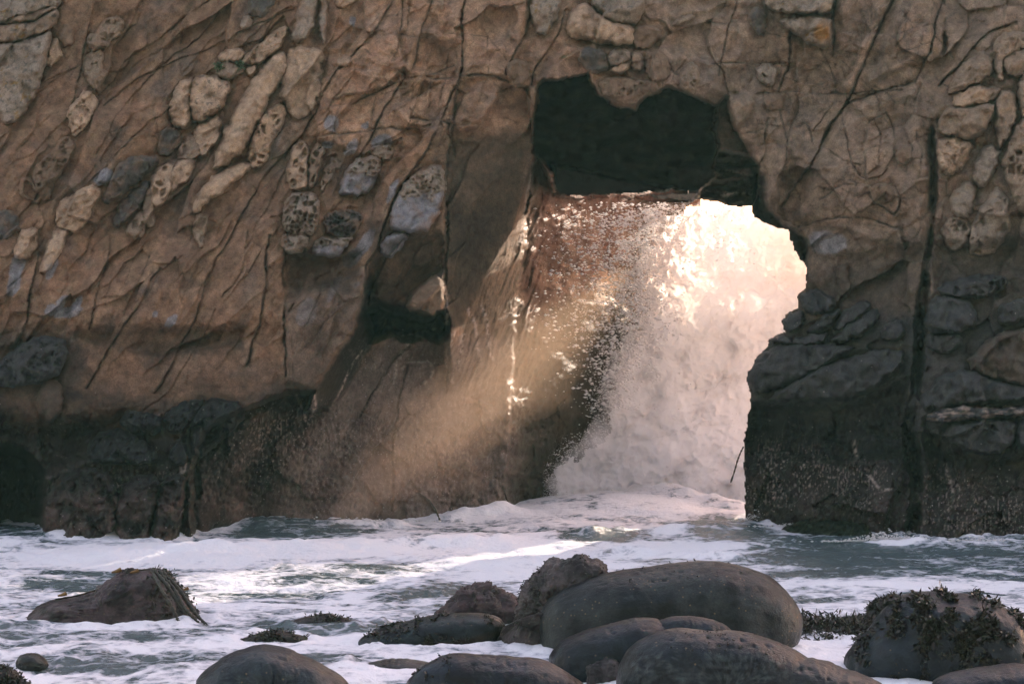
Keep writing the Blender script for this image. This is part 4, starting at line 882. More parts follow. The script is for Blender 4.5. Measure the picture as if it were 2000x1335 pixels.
# ------------------------------------------------------------------ boulders on the shore
def make_boulder(name, label, poly, base_py, thick, colr, style='smooth', seed=0, nth=150, nph=56, rough=0.03, wetv=0.8, top=None, group=None, cat='boulder'):
    P = smooth_poly(np.array(poly, float), 2 if style != 'craggy' else 1)
    Dn = dist_at_water(base_py)
    c = 0.5 * (P.min(0) + P.max(0))
    th = np.linspace(0, 2 * np.pi, nth, endpoint=False)
    ang = np.arctan2(P[:, 1] - c[1], P[:, 0] - c[0]); rad = np.hypot(P[:, 0] - c[0], P[:, 1] - c[1])
    o = np.argsort(ang); r = np.interp(th, ang[o], rad[o], period=2 * np.pi)
    s = (Dn + thick - CY) / F
    ph = np.linspace(-np.pi / 2, np.pi / 2, nph)
    TH, PH = np.meshgrid(th, ph)
    pw = 0.75
    cr = np.cos(PH) ** pw; sr = np.sign(np.sin(PH)) * np.abs(np.sin(PH)) ** 0.9
    R = r[None, :] * cr
    x = (c[0] - 1000 + R * np.cos(TH)) * s; z = CZ + (667.5 - c[1] - R * np.sin(TH)) * s; y = Dn + thick + thick * sr
    # lumps: noise from three planes along the outward direction
    q = lambda f, sd_, oc: (fbm(x * f, z * f, oc, sd_) + fbm(y * f + 7, z * f, oc, sd_ + 40) + fbm(x * f + 3, y * f, oc, sd_ + 80)) / 1.7
    ctr = np.array([(c[0] - 1000) * s, Dn + thick, CZ + (667.5 - c[1]) * s])
    size = np.ptp(x) * 0.5
    dirv = np.stack([x - ctr[0], (y - ctr[1]) * size / max(thick, .05) * 0.7, z - ctr[2]], -1); dirv /= np.linalg.norm(dirv, axis=-1, keepdims=True) + 1e-6
    lump = rough * (q(1.6 / size, 700 + seed, 2) * 1.2 + q(6 / size, 710 + seed, 3) * 0.4)
    if style == 'craggy':
        ff, ee, _ = facets((x + 0.5 * y) * 3.2 / size * .5 + .3 * q(3 / size, 715 + seed, 2), (z + 0.4 * y) * 3.2 / size * .5, 720 + seed, 0.5)
        lump = lump + rough * 2.6 * ff + rough * 0.55 * q(14 / size, 725 + seed, 3) + rough * 0.22 * q(40 / size, 727 + seed, 2)
    Vp = np.stack([x, y, z], -1) + dirv * (lump * np.clip(cr * 3, 0.2, 1))[..., None]
    n_ = q(3.0, 730 + seed, 4); n2_ = q(9.0, 735 + seed, 3)
    Cb = np.empty(x.shape + (3,), f32); Cb[:] = colr
    Cb *= np.clip(1 + 1.5 * n_ + 1.1 * n2_, 0.25, 3)[..., None]
    if top is not None: mixc(Cb, top, sstep(-.15, .35, n_ + 0.35 * q(1.2, 740 + seed, 3) + 0.1))
    if style in ('craggy', 'weedy'):
        mixc(Cb, (0.02, 0.022, 0.015), sstep(0.05, .3, q(5, 745 + seed, 3)) * 0.8)
    if style == 'stained':
        k_ = np.exp(-((Vp[..., 2] - ctr[2] + 0.10 - 0.18 * (Vp[..., 0] - ctr[0]) / size) / 0.045) ** 2); mixc(Cb, (0.17, 0.075, 0.025), np.clip(k_ * (0.9 + n2_), 0, .9))
        mixc(Cb, (0.012, 0.012, 0.01), sstep(-0.10, -0.16, Vp[..., 2] - ctr[2] - 0.18 * (Vp[..., 0] - ctr[0]) / size) * 0.9)
    if style == 'crusty':
        cz = sstep(0.0, -0.25, (Vp[..., 2] - ctr[2]) / size - 0.45 + 0.5 * n_) * (np.abs(TH - np.pi * 1.5) < 9)
        mixc(Cb, (0.23, 0.20, 0.16), cz * sstep(-.1, .25, q(22, 765 + seed, 3)) * 0.85)
    Cb *= np.array((0.46, 0.42, 0.44) if cat == 'rock' else (0.15, 0.225, 0.29), f32)
    pn = np.clip(q(14, 760 + seed, 3) - 0.18, 0, 1); Vp -= dirv * (0.05 * pn * np.clip(cr * 3, 0, 1))[..., None]
    idx = np.arange(nph * nth).reshape(nph, nth); nxt = np.roll(idx, -1, 1)
    Fb = np.stack([idx[:-1], nxt[:-1], nxt[1:], idx[1:]], -1).reshape(-1, 4)[:, ::-1]
    sp = np.clip({'speckled': 0.26, 'craggy': 0.10, 'smooth': 0.05, 'weedy': 0.05}.get(style, 0.05) * (0.6 + 2.5 * n_), 0, 0.6)
    me = np_mesh(name, Vp.reshape(-1, 3), Fb, Cb.reshape(-1, 3), {'wet': np.full(x.size, wetv, f32), 'speck': sp.ravel()})
    ob = add(name, me, M_bould, label=label, cat=cat, group=group)
    return ob, Vp, dirv, ctr
GB = 'boulders along the near shore'
DKB = (0.050, 0.053, 0.058)
B = {}
def bl(key, *a, **k): B[key] = make_boulder(*a, **k)
bl('big','boulder','longest smooth dark boulder, oblong and speckled with tan, amid the shore rocks',[(1050,1215),(1062,1180),(1100,1150),(1160,1125),(1240,1110),(1330,1102),(1410,1101),(1470,1112),(1520,1138),(1553,1175),(1568,1215),(1560,1262),(1500,1330),(1300,1345),(1120,1330),(1058,1290)],1282,0.75,(0.075,0.068,0.06),'speckled',1,nth=220,nph=80,rough=.05,wetv=.7,top=(0.17,0.13,0.10),group=GB)
bl('lf','boulder','dark boulder with a wet shining top in front of the oblong boulder',[(1068,1290),(1080,1262),(1120,1235),(1180,1222),(1230,1207),(1280,1206),(1320,1225),(1340,1280),(1310,1350),(1200,1370),(1090,1340)],1335,0.5,DKB,'smooth',2,rough=.035,wetv=.95,group=GB)
bl('peek','boulder','low rounded boulder top peeking between two larger dark boulders',[(1262,1225),(1290,1206),(1335,1202),(1385,1206),(1420,1220),(1440,1245),(1420,1300),(1280,1300)],1330,0.3,DKB,'smooth',3,nth=100,nph=40,rough=.02,group=GB)
bl('fr','boulder','round dark boulder with crusty lower face in front of the oblong one',[(1200,1330),(1212,1285),(1240,1252),(1290,1232),(1350,1226),(1420,1230),(1490,1242),(1545,1262),(1590,1290),(1620,1340),(1600,1420),(1400,1460),(1220,1420)],1400,0.55,DKB,'crusty',4,nth=200,nph=70,rough=.035,wetv=.85,top=(0.085,0.08,0.075),group=GB)
bl('tan','boulder','brownish peaked boulder cut off by the bottom edge',[(1462,1335),(1490,1298),(1520,1284),(1560,1284),(1620,1300),(1690,1318),(1740,1345),(1720,1420),(1480,1430)],1400,0.45,(0.105,0.085,0.075),'smooth',5,rough=.05,wetv=.8,top=(0.16,0.12,0.095),group=GB)
bl('weed','boulder','broad boulder dotted with dark seaweed tufts near the corner of the shore',[(1645,1300),(1665,1262),(1700,1225),(1730,1180),(1760,1162),(1820,1156),(1890,1163),(1940,1172),(1975,1192),(2003,1225),(2040,1270),(2050,1330),(1950,1360),(1760,1350),(1660,1330)],1330,0.7,(0.055,0.058,0.062),'smooth',6,nth=200,nph=70,rough=.06,wetv=.85,top=(0.085,0.085,0.085),group=GB)
bl('br','boulder','slate grey boulder at the bottom corner below the weedy one',[(1815,1335),(1850,1318),(1910,1304),(1980,1298),(2060,1300),(2100,1340),(2060,1430),(1850,1430)],1410,0.5,DKB,'smooth',7,rough=.03,wetv=.9,group=GB)
bl('bc','boulder','wide dark wet boulder with a ridge along its top at the bottom',[(785,1340),(810,1308),(850,1284),(900,1273),(960,1275),(1030,1286),(1090,1302),(1130,1320),(1155,1345),(1120,1420),(900,1440),(800,1410)],1405,0.5,DKB,'smooth',8,nth=200,rough=.05,wetv=.95,group=GB)
bl('bl','boulder','mottled dome shaped boulder at the bottom beside open foam',[(375,1340),(400,1310),(440,1278),(490,1260),(540,1264),(600,1285),(650,1308),(690,1335),(700,1400),(600,1440),(420,1420)],1400,0.5,(0.06,0.062,0.066),'crusty',9,nth=200,rough=.035,wetv=.85,top=(0.12,0.115,0.10),group=GB)
bl('wedge','boulder','low greenish wedge of rock with a rusty stain under its edge',[(692,1252),(730,1232),(790,1214),(850,1200),(920,1196),(970,1200),(992,1220),(985,1252),(940,1285),(780,1285),(700,1266)],1262,0.45,(0.075,0.085,0.075),'stained',10,nth=200,rough=.03,wetv=.95,group=GB)
bl('peak','rock','upright jagged barnacled rock rising behind the oblong boulder',[(975,1262),(1000,1210),(1022,1160),(1045,1120),(1070,1096),(1110,1090),(1130,1082),(1165,1095),(1196,1112),(1180,1160),(1150,1230),(1110,1290),(1000,1290)],1268,0.45,(0.085,0.078,0.07),'craggy',11,nth=220,nph=80,rough=.075,wetv=.6,top=(0.16,0.14,0.125),cat='rock')
bl('mauve','rock','mauve brown rough rock behind the greenish wedge',[(842,1200),(870,1175),(900,1152),(940,1142),(985,1150),(1010,1165),(1025,1200),(1010,1235),(860,1230)],1222,0.4,(0.10,0.072,0.068),'craggy',12,nth=180,nph=60,rough=.06,wetv=.5,cat='rock')
bl('kelp','rock','mauve rock draped with kelp standing alone in the foam',[(40,1215),(75,1190),(110,1170),(150,1164),(190,1160),(215,1135),(240,1115),(285,1106),(325,1118),(350,1150),(375,1190),(400,1218),(380,1260),(200,1270),(60,1250)],1219,0.7,(0.115,0.085,0.078),'craggy',13,nth=240,nph=80,rough=.08,wetv=.5,top=(0.16,0.13,0.125),cat='rock')
bl('low','rock','flat dark rock barely breaking the foam in the middle',[(545,1224),(580,1208),(625,1199),(670,1208),(735,1218),(740,1232),(640,1245),(555,1238)],1226,0.25,(0.05,0.045,0.042),'craggy',14,nth=120,nph=40,rough=.02,cat='rock')
bl('moss','rock','thin mossy rock awash above the mottled dome boulder',[(448,1256),(500,1238),(545,1233),(590,1240),(605,1250),(580,1262),(500,1268)],1258,0.22,(0.03,0.034,0.018),'craggy',15,nth=120,nph=40,rough=.02,cat='rock')
bl('sm','rock','small round dark stone in the foam near the frame edge',[(28,1292),(40,1277),(65,1274),(88,1284),(97,1298),(80,1312),(40,1312)],1301,0.18,(0.045,0.055,0.045),'smooth',16,nth=90,nph=36,rough=.015,wetv=.9,cat='rock')
bl('cn','rock','dark weedy rock in the lower corner of the foam',[(-40,1310),(-10,1295),(20,1303),(40,1325),(60,1340),(50,1380),(-40,1390)],1345,0.25,(0.03,0.032,0.025),'craggy',17,nth=100,nph=40,rough=.03,cat='rock')
bl('sub','rock','half sunken flat rock between the dome boulder and the ridged one',[(670,1308),(720,1294),(780,1286),(840,1292),(860,1306),(800,1318),(700,1318)],1312,0.3,(0.06,0.066,0.062),'smooth',18,nth=120,nph=40,rough=.02,wetv=.9,cat='rock')
bl('holey','rock','small pitted stone tucked between two dark boulders',[(1142,1318),(1150,1297),(1180,1287),(1212,1290),(1220,1320),(1190,1345),(1150,1342)],1340,0.15,(0.085,0.08,0.075),'craggy',19,nth=110,nph=44,rough=.02,wetv=.5,cat='rock')
bl('bk','rock','dark weed covered rock behind the tufted boulder',[(1690,1200),(1705,1180),(1735,1166),(1765,1172),(1775,1210),(1740,1225),(1700,1215)],1212,0.25,(0.028,0.028,0.02),'craggy',20,nth=100,nph=40,rough=.03,cat='rock')

# ------------------------------------------------------------------ weed and kelp
def weed_material(name, c1, c2):
    m = bpy.data.materials.new(name); m.use_nodes = True
    N, L = m.node_tree.nodes, m.node_tree.links; b = N['Principled BSDF']
    tc = N.new('ShaderNodeTexCoord'); n = N.new('ShaderNodeTexNoise'); n.inputs['Scale'].default_value = 12
    L.new(tc.outputs['Object'], n.inputs['Vector'])
    r = N.new('ShaderNodeValToRGB'); r.color_ramp.elements[0].position = 0.35; r.color_ramp.elements[0].color = (*c1, 1); r.color_ramp.elements[1].position = 0.68; r.color_ramp.elements[1].color = (*c2, 1)
    L.new(n.outputs[0], r.inputs[0]); L.new(r.outputs[0], b.inputs['Base Color'])
    b.inputs['Roughness'].default_value = 0.4
    return m
M_weed = weed_material('seaweed', (0.006, 0.007, 0.004), (0.030, 0.022, 0.009))
M_kelp = weed_material('kelp', (0.010, 0.011, 0.006), (0.035, 0.028, 0.010))
M_bulb = weed_material('kelp_bulb', (0.16, 0.085, 0.02), (0.26, 0.15, 0.04))
M_plant = weed_material('cliff_plant', (0.03, 0.06, 0.02), (0.06, 0.11, 0.04))
def leaf_mesh(name, centres, normals, n_per, spread, length, width, seed, droop=0.4, up=0.5):
    r = np.random.default_rng(seed)
    c = np.repeat(np.asarray(centres, float), n_per, 0); nn = np.repeat(np.asarray(normals, float), n_per, 0); m = len(c)
    c = c + r.normal(0, spread, (m, 3))
    d = nn * up + r.normal(0, 0.6, (m, 3)); d[:, 2] -= droop * r.random(m); d /= np.linalg.norm(d, axis=1, keepdims=True)
    sdv = np.cross(d, r.normal(0, 1, (m, 3))); sdv /= np.linalg.norm(sdv, axis=1, keepdims=True)
    l = (length * r.uniform(.5, 1.4, m))[:, None]; w = (width * r.uniform(.6, 1.4, m))[:, None]
    bend = r.normal(0, 0.25, (m, 3)) * l
    Vv = np.stack([c - sdv * w * .4, c + sdv * w * .4, c + d * l * .55 + sdv * w + bend * .3, c + d * l * .55 - sdv * w + bend * .3, c + d * l + bend], 1).reshape(-1, 3)
    k = np.arange(m)[:, None] * 5
    tri = np.concatenate([k + [0, 1, 2], k + [0, 2, 3], k + [3, 2, 4]])
    return np_mesh(name, Vv, tri, smooth=False)
def tufts(key, n, n_per, seed, cond, spread=.02, length=.06, width=.012, mat=M_weed, name='seaweed', up=.3):
    ob, Vp, dv, ctr = B[key]
    P = Vp.reshape(-1, 3); nn = dv.reshape(-1, 3)
    w = cond(P - ctr, nn).astype(float); w *= (P[:, 2] > 0.03)
    if w.sum() == 0: return
    r = np.random.default_rng(seed)
    i = r.choice(len(P), n, p=w / w.sum())
    add(name, leaf_mesh(name, P[i] - nn[i] * .008, nn[i], n_per, spread, length, width, seed, droop=.7, up=up), mat, parent=ob, kind='stuff')
front = lambda p, n: (n[:, 1] < 0.4)
noisy = lambda f, s, th: (lambda p, n: (fbm(p[:, 0] * f, p[:, 2] * f + p[:, 1], 3, s) > th) & (n[:, 1] < 0.5))
tufts('weed', 560, 16, 1, lambda p, n: noisy(4.5, 801, .10)(p, n) * np.clip(n[:, 2] + .5, 0.05, 1) , .028, .06, .014)
tufts('kelp', 120, 8, 2, lambda p, n: (((p[:, 0] > .55) & (n[:, 2] > -.1)) | ((p[:, 0] < -.75) & (n[:, 2] > .25))) & (n[:, 1] < .5), .02, .06, .014, M_kelp, up=.12)
tufts('peak', 110, 9, 3, lambda p, n: ((n[:, 2] > .1) | noisy(4, 805, .05)(p, n)) & (n[:, 1] < .6), .018, .04, .010)
tufts('mauve', 40, 8, 4, lambda p, n: (n[:, 2] > .3) & (n[:, 1] < .5), .012, .03, .006)
tufts('low', 120, 10, 5, lambda p, n: n[:, 2] > .0, .015, .04, .008, M_kelp)
tufts('moss', 160, 14, 6, lambda p, n: n[:, 2] > -.1, .015, .04, .008)
tufts('wedge', 160, 12, 7, lambda p, n: ((p[:, 0] < -.35) | noisy(5, 809, .2)(p, n)) & (n[:, 1] < .5), .018, .045, .010)
tufts('cn', 120, 12, 8, lambda p, n: n[:, 2] > -.1, .015, .045, .010)
tufts('bk', 160, 14, 9, lambda p, n: n[:, 2] > -.2, .02, .06, .012)
tufts('big', 26, 8, 10, lambda p, n: (n[:, 2] > .55) & (n[:, 1] < .3), .010, .022, .008)
tufts('fr', 60, 8, 11, lambda p, n: (n[:, 2] > .5) & (n[:, 1] < .3), .010, .02, .007)
tufts('bc', 26, 10, 12, lambda p, n: (n[:, 2] > .2) & (p[:, 0] < -.45) & (p[:, 0] > -.85) & (n[:, 1] < .3), .012, .03, .010)

def ribbon(name, pts, w0, w1, mat, parent=None, label=None, cat=None, nseg=40, seed=0, frill=0.0):
    P = np.array(pts, float)
    t = np.linspace(0, 1, len(P)); tt = np.linspace(0, 1, nseg)
    C_ = np.stack([np.interp(tt, t, P[:, i]) for i in range(3)], 1)
    for _ in range(4): C_[1:-1] = (C_[:-2] + 2 * C_[1:-1] + C_[2:]) / 4
    r = np.random.default_rng(seed)
    tg = np.gradient(C_, axis=0); tg /= np.linalg.norm(tg, axis=1, keepdims=True)
    a = np.cross(tg, [0, 1, 0.2]); a /= np.linalg.norm(a, axis=1, keepdims=True); b = np.cross(tg, a)
    w = (w0 + (w1 - w0) * tt) * (1 + frill * r.uniform(-1, 1, nseg)); k = 6
    an = np.linspace(0, 2 * np.pi, k, endpoint=False)
    Vv = (C_[:, None] + w[:, None, None] * (np.cos(an)[None, :, None] * a[:, None] + 0.6 * np.sin(an)[None, :, None] * b[:, None])).reshape(-1, 3)
    i = np.arange(nseg * k).reshape(nseg, k); j = np.roll(i, -1, 1)
    q = np.stack([i[:-1], j[:-1], j[1:], i[1:]], -1).reshape(-1, 4)
    return add(name, np_mesh(name, Vv, q), mat, parent=parent, label=label, cat=cat)
dk = dist_at_water(1219)
K = lambda px, py, dd=0.0: at(px, py, dk + dd)
ks = ribbon('kelp_strand', [K(108,1170,.25),K(150,1163,.28),K(200,1148,.3),K(235,1128,.4),K(262,1114,.5),K(300,1110,.5),K(330,1130,.3),K(350,1140,.2),K(365,1165,.1),K(385,1200,.0),K(405,1219,-.1)], .012, .009, M_kelp, None, 'long dark kelp stalk lying over the mauve rock in the foam', 'kelp', 60, 1, .3)
for (bx0, by0, s_) in [(228,1115,.05),(263,1116,.045),(122,1161,.045),(362,1150,.035)]:
    q = K(bx0, by0, .35)
    ribbon('float_bulb', [(q[0] - s_ * 1.4, q[1], q[2] - s_ * .3), (q[0], q[1], q[2]), (q[0] + s_ * 1.2, q[1], q[2] + s_ * .5)], s_ * .25, s_ * .7, M_bulb, ks, nseg=10, seed=3)
for i_, pts in enumerate([[(300,1112,.3),(325,1140,.1),(350,1180,.0),(372,1212,-.1)],[(310,1114,.3),(340,1150,.1),(362,1190,-.05),(388,1216,-.1)],[(295,1112,.3),(315,1150,.0),(338,1190,-.1),(350,1216,-.15)],[(318,1118,.3),(352,1152,.15),(378,1194,.0),(400,1217,-.1)]]):
    ribbon('frond', [K(a, b_, c_) for a, b_, c_ in pts], .03, .022, M_kelp, ks, seed=10 + i_, frill=.45)
# kelp hanging from the pillar and at the foot of the recess wall
P_ = lambda px, py, D_: at(px, py, D_)
ribbon('kelp_strand', [P_(1452,872,2.2),P_(1446,884,2.15),P_(1440,900,2.1),P_(1434,922,2.1),P_(1427,942,2.1)], .014, .018, M_kelp, None, 'torn kelp strand dangling from the pillar in front of the spray', 'kelp', 30, 21, .5)
ribbon('kelp_strand', [P_(986,962,5.0),P_(990,975,4.9),P_(1000,990,4.8),P_(1014,998,4.7)], .016, .03, M_kelp, None, 'thin kelp strand trailing into the water at the jamb of the arch', 'kelp', 24, 22, .4)
ribbon('kelp_strand', [P_(818,962,3.0),P_(838,975,3.0),P_(852,996,2.9),P_(860,1018,2.9)], .012, .02, M_kelp, None, 'dark kelp strand curling down the mauve wall to the foam', 'kelp', 24, 23, .4)
# floating weed mat
r_ = np.random.default_rng(31)
mp_ = np.stack([r_.uniform(1562, 1705, 420), r_.normal(1226, 7, 420)], 1)
mc = []
for a, b_ in mp_:
    dd = dist_at_water(b_); xx = (a - 1000) * (dd - CY) / F
    mc.append((xx, dd, 0.0))
mc = np.array(mc); mc[:, 2] = wave_height(mc[:, 0], mc[:, 1])[0] + .01
add('seaweed_mat', leaf_mesh('seaweed_mat', mc, np.tile([0, 0, 1.0], (len(mc), 1)), 10, .03, .08, .014, 32, up=.25), M_weed, label='dark weed mat floating between the oblong boulder and the tufted one', cat='seaweed', kind='stuff')
# two small plants on the rubble shelf of the cliff
for i_, (a, b_, lab) in enumerate([(428,131,'tiny green plant on the rubble shelf, the one by the paired round stones'), (470,127,'tiny green plant on the rubble shelf under the long pitted stone')]):
    d_ = float(sample(Dst, np.array([a], f32), np.array([b_], f32))[0]) - .22
    cc_ = np.array([at(a + r_.normal(0, 4), b_ + r_.normal(0, 4), d_) for _ in range(40)])
    add('cliff_plant', leaf_mesh('cliff_plant', cc_, np.tile([0, -.8, .6], (40, 1)), 5, .012, .05, .010, 40 + i_), M_plant, label=lab, cat='plant', group='plants on the cliff')

# ------------------------------------------------------------------ the breaking wave in the arch
def spray_material(name, tl=None):
    m = bpy.data.materials.new(name); m.use_nodes = True
    N, L = m.node_tree.nodes, m.node_tree.links
    N.remove(N['Principled BSDF']); out = N['Material Output']
    d = N.new('ShaderNodeBsdfDiffuse'); t = N.new('ShaderNodeBsdfTranslucent'); mx = N.new('ShaderNodeMixShader')
    d.inputs[0].default_value = (0.88, 0.87, 0.87, 1); t.inputs[0].default_value = (0.9, 0.88, 0.86, 1)
    if tl is None:
        a = N.new('ShaderNodeAttribute'); a.attribute_name = 'thin'; L.new(a.outputs['Fac'], mx.inputs[0])
    else: mx.inputs[0].default_value = tl
    tc = N.new('ShaderNodeTexCoord'); n = N.new('ShaderNodeTexNoise'); n.inputs['Scale'].default_value = 1.6; n.inputs['Detail'].default_value = 7; n.inputs['Roughness'].default_value = 0.6; n.inputs['Distortion'].default_value = 0.6
    L.new(tc.outputs['Object'], n.inputs['Vector'])
    bp = N.new('ShaderNodeBump'); bp.inputs['Strength'].default_value = 0.25; bp.inputs['Distance'].default_value = 0.25
    L.new(n.outputs[0], bp.inputs['Height']); L.new(bp.outputs[0], d.inputs['Normal'])
    L.new(d.outputs[0], mx.inputs[1]); L.new(t.outputs[0], mx.inputs[2]); L.new(mx.outputs[0], out.inputs['Surface'])
    return m
M_wave = spray_material('white_water'); M_drop = spray_material('spray_drops', 0.55)
WAVE = [(1070,985),(1085,930),(1120,888),(1190,846),(1180,800),(1190,762),(1220,705),(1252,650),(1262,600),(1250,540),(1262,480),(1305,425),(1400,405),(1500,400),(1590,425),(1625,372),(1900,360),(1920,1040),(1300,1060),(1080,1020)]  # right end runs on unseen behind the pillar to block low sun
gx, gy = np.meshgrid(np.arange(1040, 1930, 2.6, dtype=f32), np.arange(340, 1060, 2.6, dtype=f32))
ax = gx + 46 * fbm(gx / 60, gy / 60, 5, 901, .62) + 12 * fbm(gx / 12, gy / 12, 3, 905); ay = gy + 46 * fbm(gx / 60, gy / 60, 5, 911, .62) + 12 * fbm(gx / 12, gy / 12, 3, 915)
sd = sdpoly(WAVE, ax, ay)
bump = 0.9 * (billow(gx / 130 + .4 * fbm(gx / 80, gy / 80, 2, 921), gy / 120, 6, 923, .62)) + 0.25 * fbm(gx / 9, gy / 9, 3, 929)
def wave_depth(x, y):
    up = 7.3 + np.clip((x - 1100) / 490, 0, 1.3) * 5.8
    return up + (np.minimum(up, 8.0) - 0.3 - up) * sstep(700, 985, y)
bump = 1.6 * (billow(gx / 120 + .5 * fbm(gx / 70, gy / 70, 3, 921), gy / 110 + .5 * fbm(gx / 70, gy / 70, 3, 927), 5, 923, .52)) + 0.12 * fbm(gx / 14, gy / 14, 3, 929)
Dw = wave_depth(gx, gy) + 0.35 - 0.9 * np.sqrt(np.clip(sd / 130, 0, 1)) + bump * sstep(0, 30, sd) * 1.2
jx = gx + 5 * fbm(gx / 10, gy / 10, 3, 931); jy = gy + 5 * fbm(gx / 10, gy / 10, 3, 935)
okv = sd > 0; keep = okv[1:, :-1] & okv[1:, 1:] & okv[:-1, 1:] & okv[:-1, :-1]
hole_noise = fbm(gx / 30, gy / 30, 4, 941)
Vw = np.stack(at(jx, jy, Dw), -1).reshape(-1, 3)
thin = np.clip((1 - 0.72 * sstep(1410, 1500, gx + 60 * fbm(gx / 50, gy / 50, 4, 947))) * sstep(700, 470, gy + 120 * fbm(gx / 80, gy / 80, 4, 945) - 0.25 * (1300 - gx)) * 0.85 + sstep(22, 0, sd) * .15, 0.02, 0.8)
Fw = grid_faces(*gx.shape, keep)
Vf, Ff, tf = compact(Vw, Fw, thin.ravel())
# the back of the wave: a second, thicker skin behind the lower two thirds
kb = (gy > 600)[1:, 1:] & keep
Vb = np.stack(at(jx, jy, Dw + 1.2 + 0.5 * fbm(gx / 50, gy / 50, 3, 951)), -1).reshape(-1, 3)
Fb_ = grid_faces(*gx.shape, kb)
Vb, Fb_, tb = compact(Vb, Fb_, np.full(gx.size, 0.05, f32))
wave = add('breaking_wave', np_mesh('breaking_wave', np.concatenate([Vf, Vb]), np.concatenate([Ff, Fb_ + len(Vf)]), None, {'thin': np.concatenate([tf, tb])}), M_wave,
           label='wall of white water bursting through the keyhole arch', cat='wave')
# flying drops
r = np.random.default_rng(77)
octa = np.array([(1,0,0),(-1,0,0),(0,1,0),(0,-1,0),(0,0,1),(0,0,-1)], float); otri = np.array([(0,2,4),(2,1,4),(1,3,4),(3,0,4),(2,0,5),(1,2,5),(3,1,5),(0,3,5)])
def drops(n, fn_pos, smin, smax):
    p, s_ = fn_pos(n)
    m = len(p)
    sz = smin * (smax / smin) ** (r.random(m) ** 2.2) * s_
    st = np.stack([sz * r.uniform(1.0, 1.9, m), sz, sz * r.uniform(.6, 1.0, m)], 1)
    Vv = p[:, None] + octa[None] * st[:, None]
    return Vv.reshape(-1, 3), (np.arange(m)[:, None, None] * 6 + otri[None]).reshape(-1, 3)
def pos_side(n):      # the fan of drops thrown to the side of the wave
    m = n * 6
    x = r.uniform(1030, 1340, m); y = r.uniform(395, 800, m)
    edge = np.interp(y, [395, 450, 520, 600, 680, 760, 800], [1300, 1268, 1258, 1262, 1238, 1200, 1190])
    d = edge - x
    reach = np.interp(y, [395, 430, 520, 620, 720, 800], [40, 75, 62, 58, 30, 14])
    pr = np.where(d > 0, np.exp(-d / reach), 0.6 * np.exp(d / 30)) * (0.35 + 0.9 * np.clip(0.5 + 1.6 * fbm(x / 30, y / 14 + x / 60, 3, 961), 0, 1.4))
    k_ = r.random(m) < pr * .8
    x, y, d = x[k_][:n], y[k_][:n], d[k_][:n]
    D_ = 7.3 - 0.006 * np.clip(d, 0, 200) + r.normal(0, .35, len(x))
    return np.stack(at(x, y, D_), 1), np.ones(len(x))
def pos_edge(n):      # froth along the ragged edge and over the face of the wave
    m = n * 5
    x = r.uniform(1060, 1600, m); y = r.uniform(400, 1000, m)
    s_ = sdpoly(WAVE, x.astype(f32), y.astype(f32))
    pr = np.exp(-(np.clip(s_ + 4, -400, 400) / 22) ** 2) + 0.12 * (s_ > 0)
    k_ = r.random(m) < pr
    x, y, s_ = x[k_][:n], y[k_][:n], s_[k_][:n]
    D_ = wave_depth(x, y) - 0.9 * np.sqrt(np.clip(s_ / 130, 0, 1)) + r.normal(-.1, .3, len(x))
    return np.stack(at(x, y, D_), 1), np.full(len(x), .8)
def pos_top(n):
    x = r.normal(1385, 50, n); y = r.uniform(400, 520, n)
    return np.stack(at(x, y, 8 + r.normal(0, .3, n)), 1), np.full(n, .9)
parts_ = [drops(15000, pos_side, .006, .040), drops(17000, pos_edge, .006, .024), drops(160, pos_top, .012, .04)]
Vd, Fd, off = [], [], 0
for a, b_ in parts_: Vd.append(a); Fd.append(b_ + off); off += len(a)
add('spray', np_mesh('spray', np.concatenate(Vd), np.concatenate(Fd)), M_drop, label='fan of sunlit drops flung off the wave inside the arch', cat='spray', kind='stuff')

def splash(name, label, spots, seed):
    global r
    r = np.random.default_rng(seed)
    P_ = []
    for (a, b_, w_, hgt, n_) in spots:
        x = r.normal(a, w_, n_); up = np.abs(r.normal(0, hgt, n_)) * np.exp(-((x - a) / (w_ * 1.3)) ** 2)
        dd_ = dist_at_water(b_) - 0.1 + r.normal(0, .12, n_)
        q_ = np.stack(at(x, np.full(n_, float(b_)), dd_), 1); q_[:, 2] += up * .01 + .03
        P_.append(q_)
    Pp = np.concatenate(P_)
    a, b_ = drops(len(Pp), lambda n: (Pp, np.ones(len(Pp))), .006, .03)
    add(name, np_mesh(name, a, b_), M_drop, label=label, cat='splash', kind='stuff')
splash('surf_splash', 'small white splash of surf against the cliff foot', [(135,1044,18,22,500),(250,1046,50,9,700),(600,1020,120,4,500),(1490,1020,30,10,500),(1580,1030,40,7,400),(1740,1060,60,8,900),(1920,1060,50,4,300),(930,1004,40,6,400)], 91)
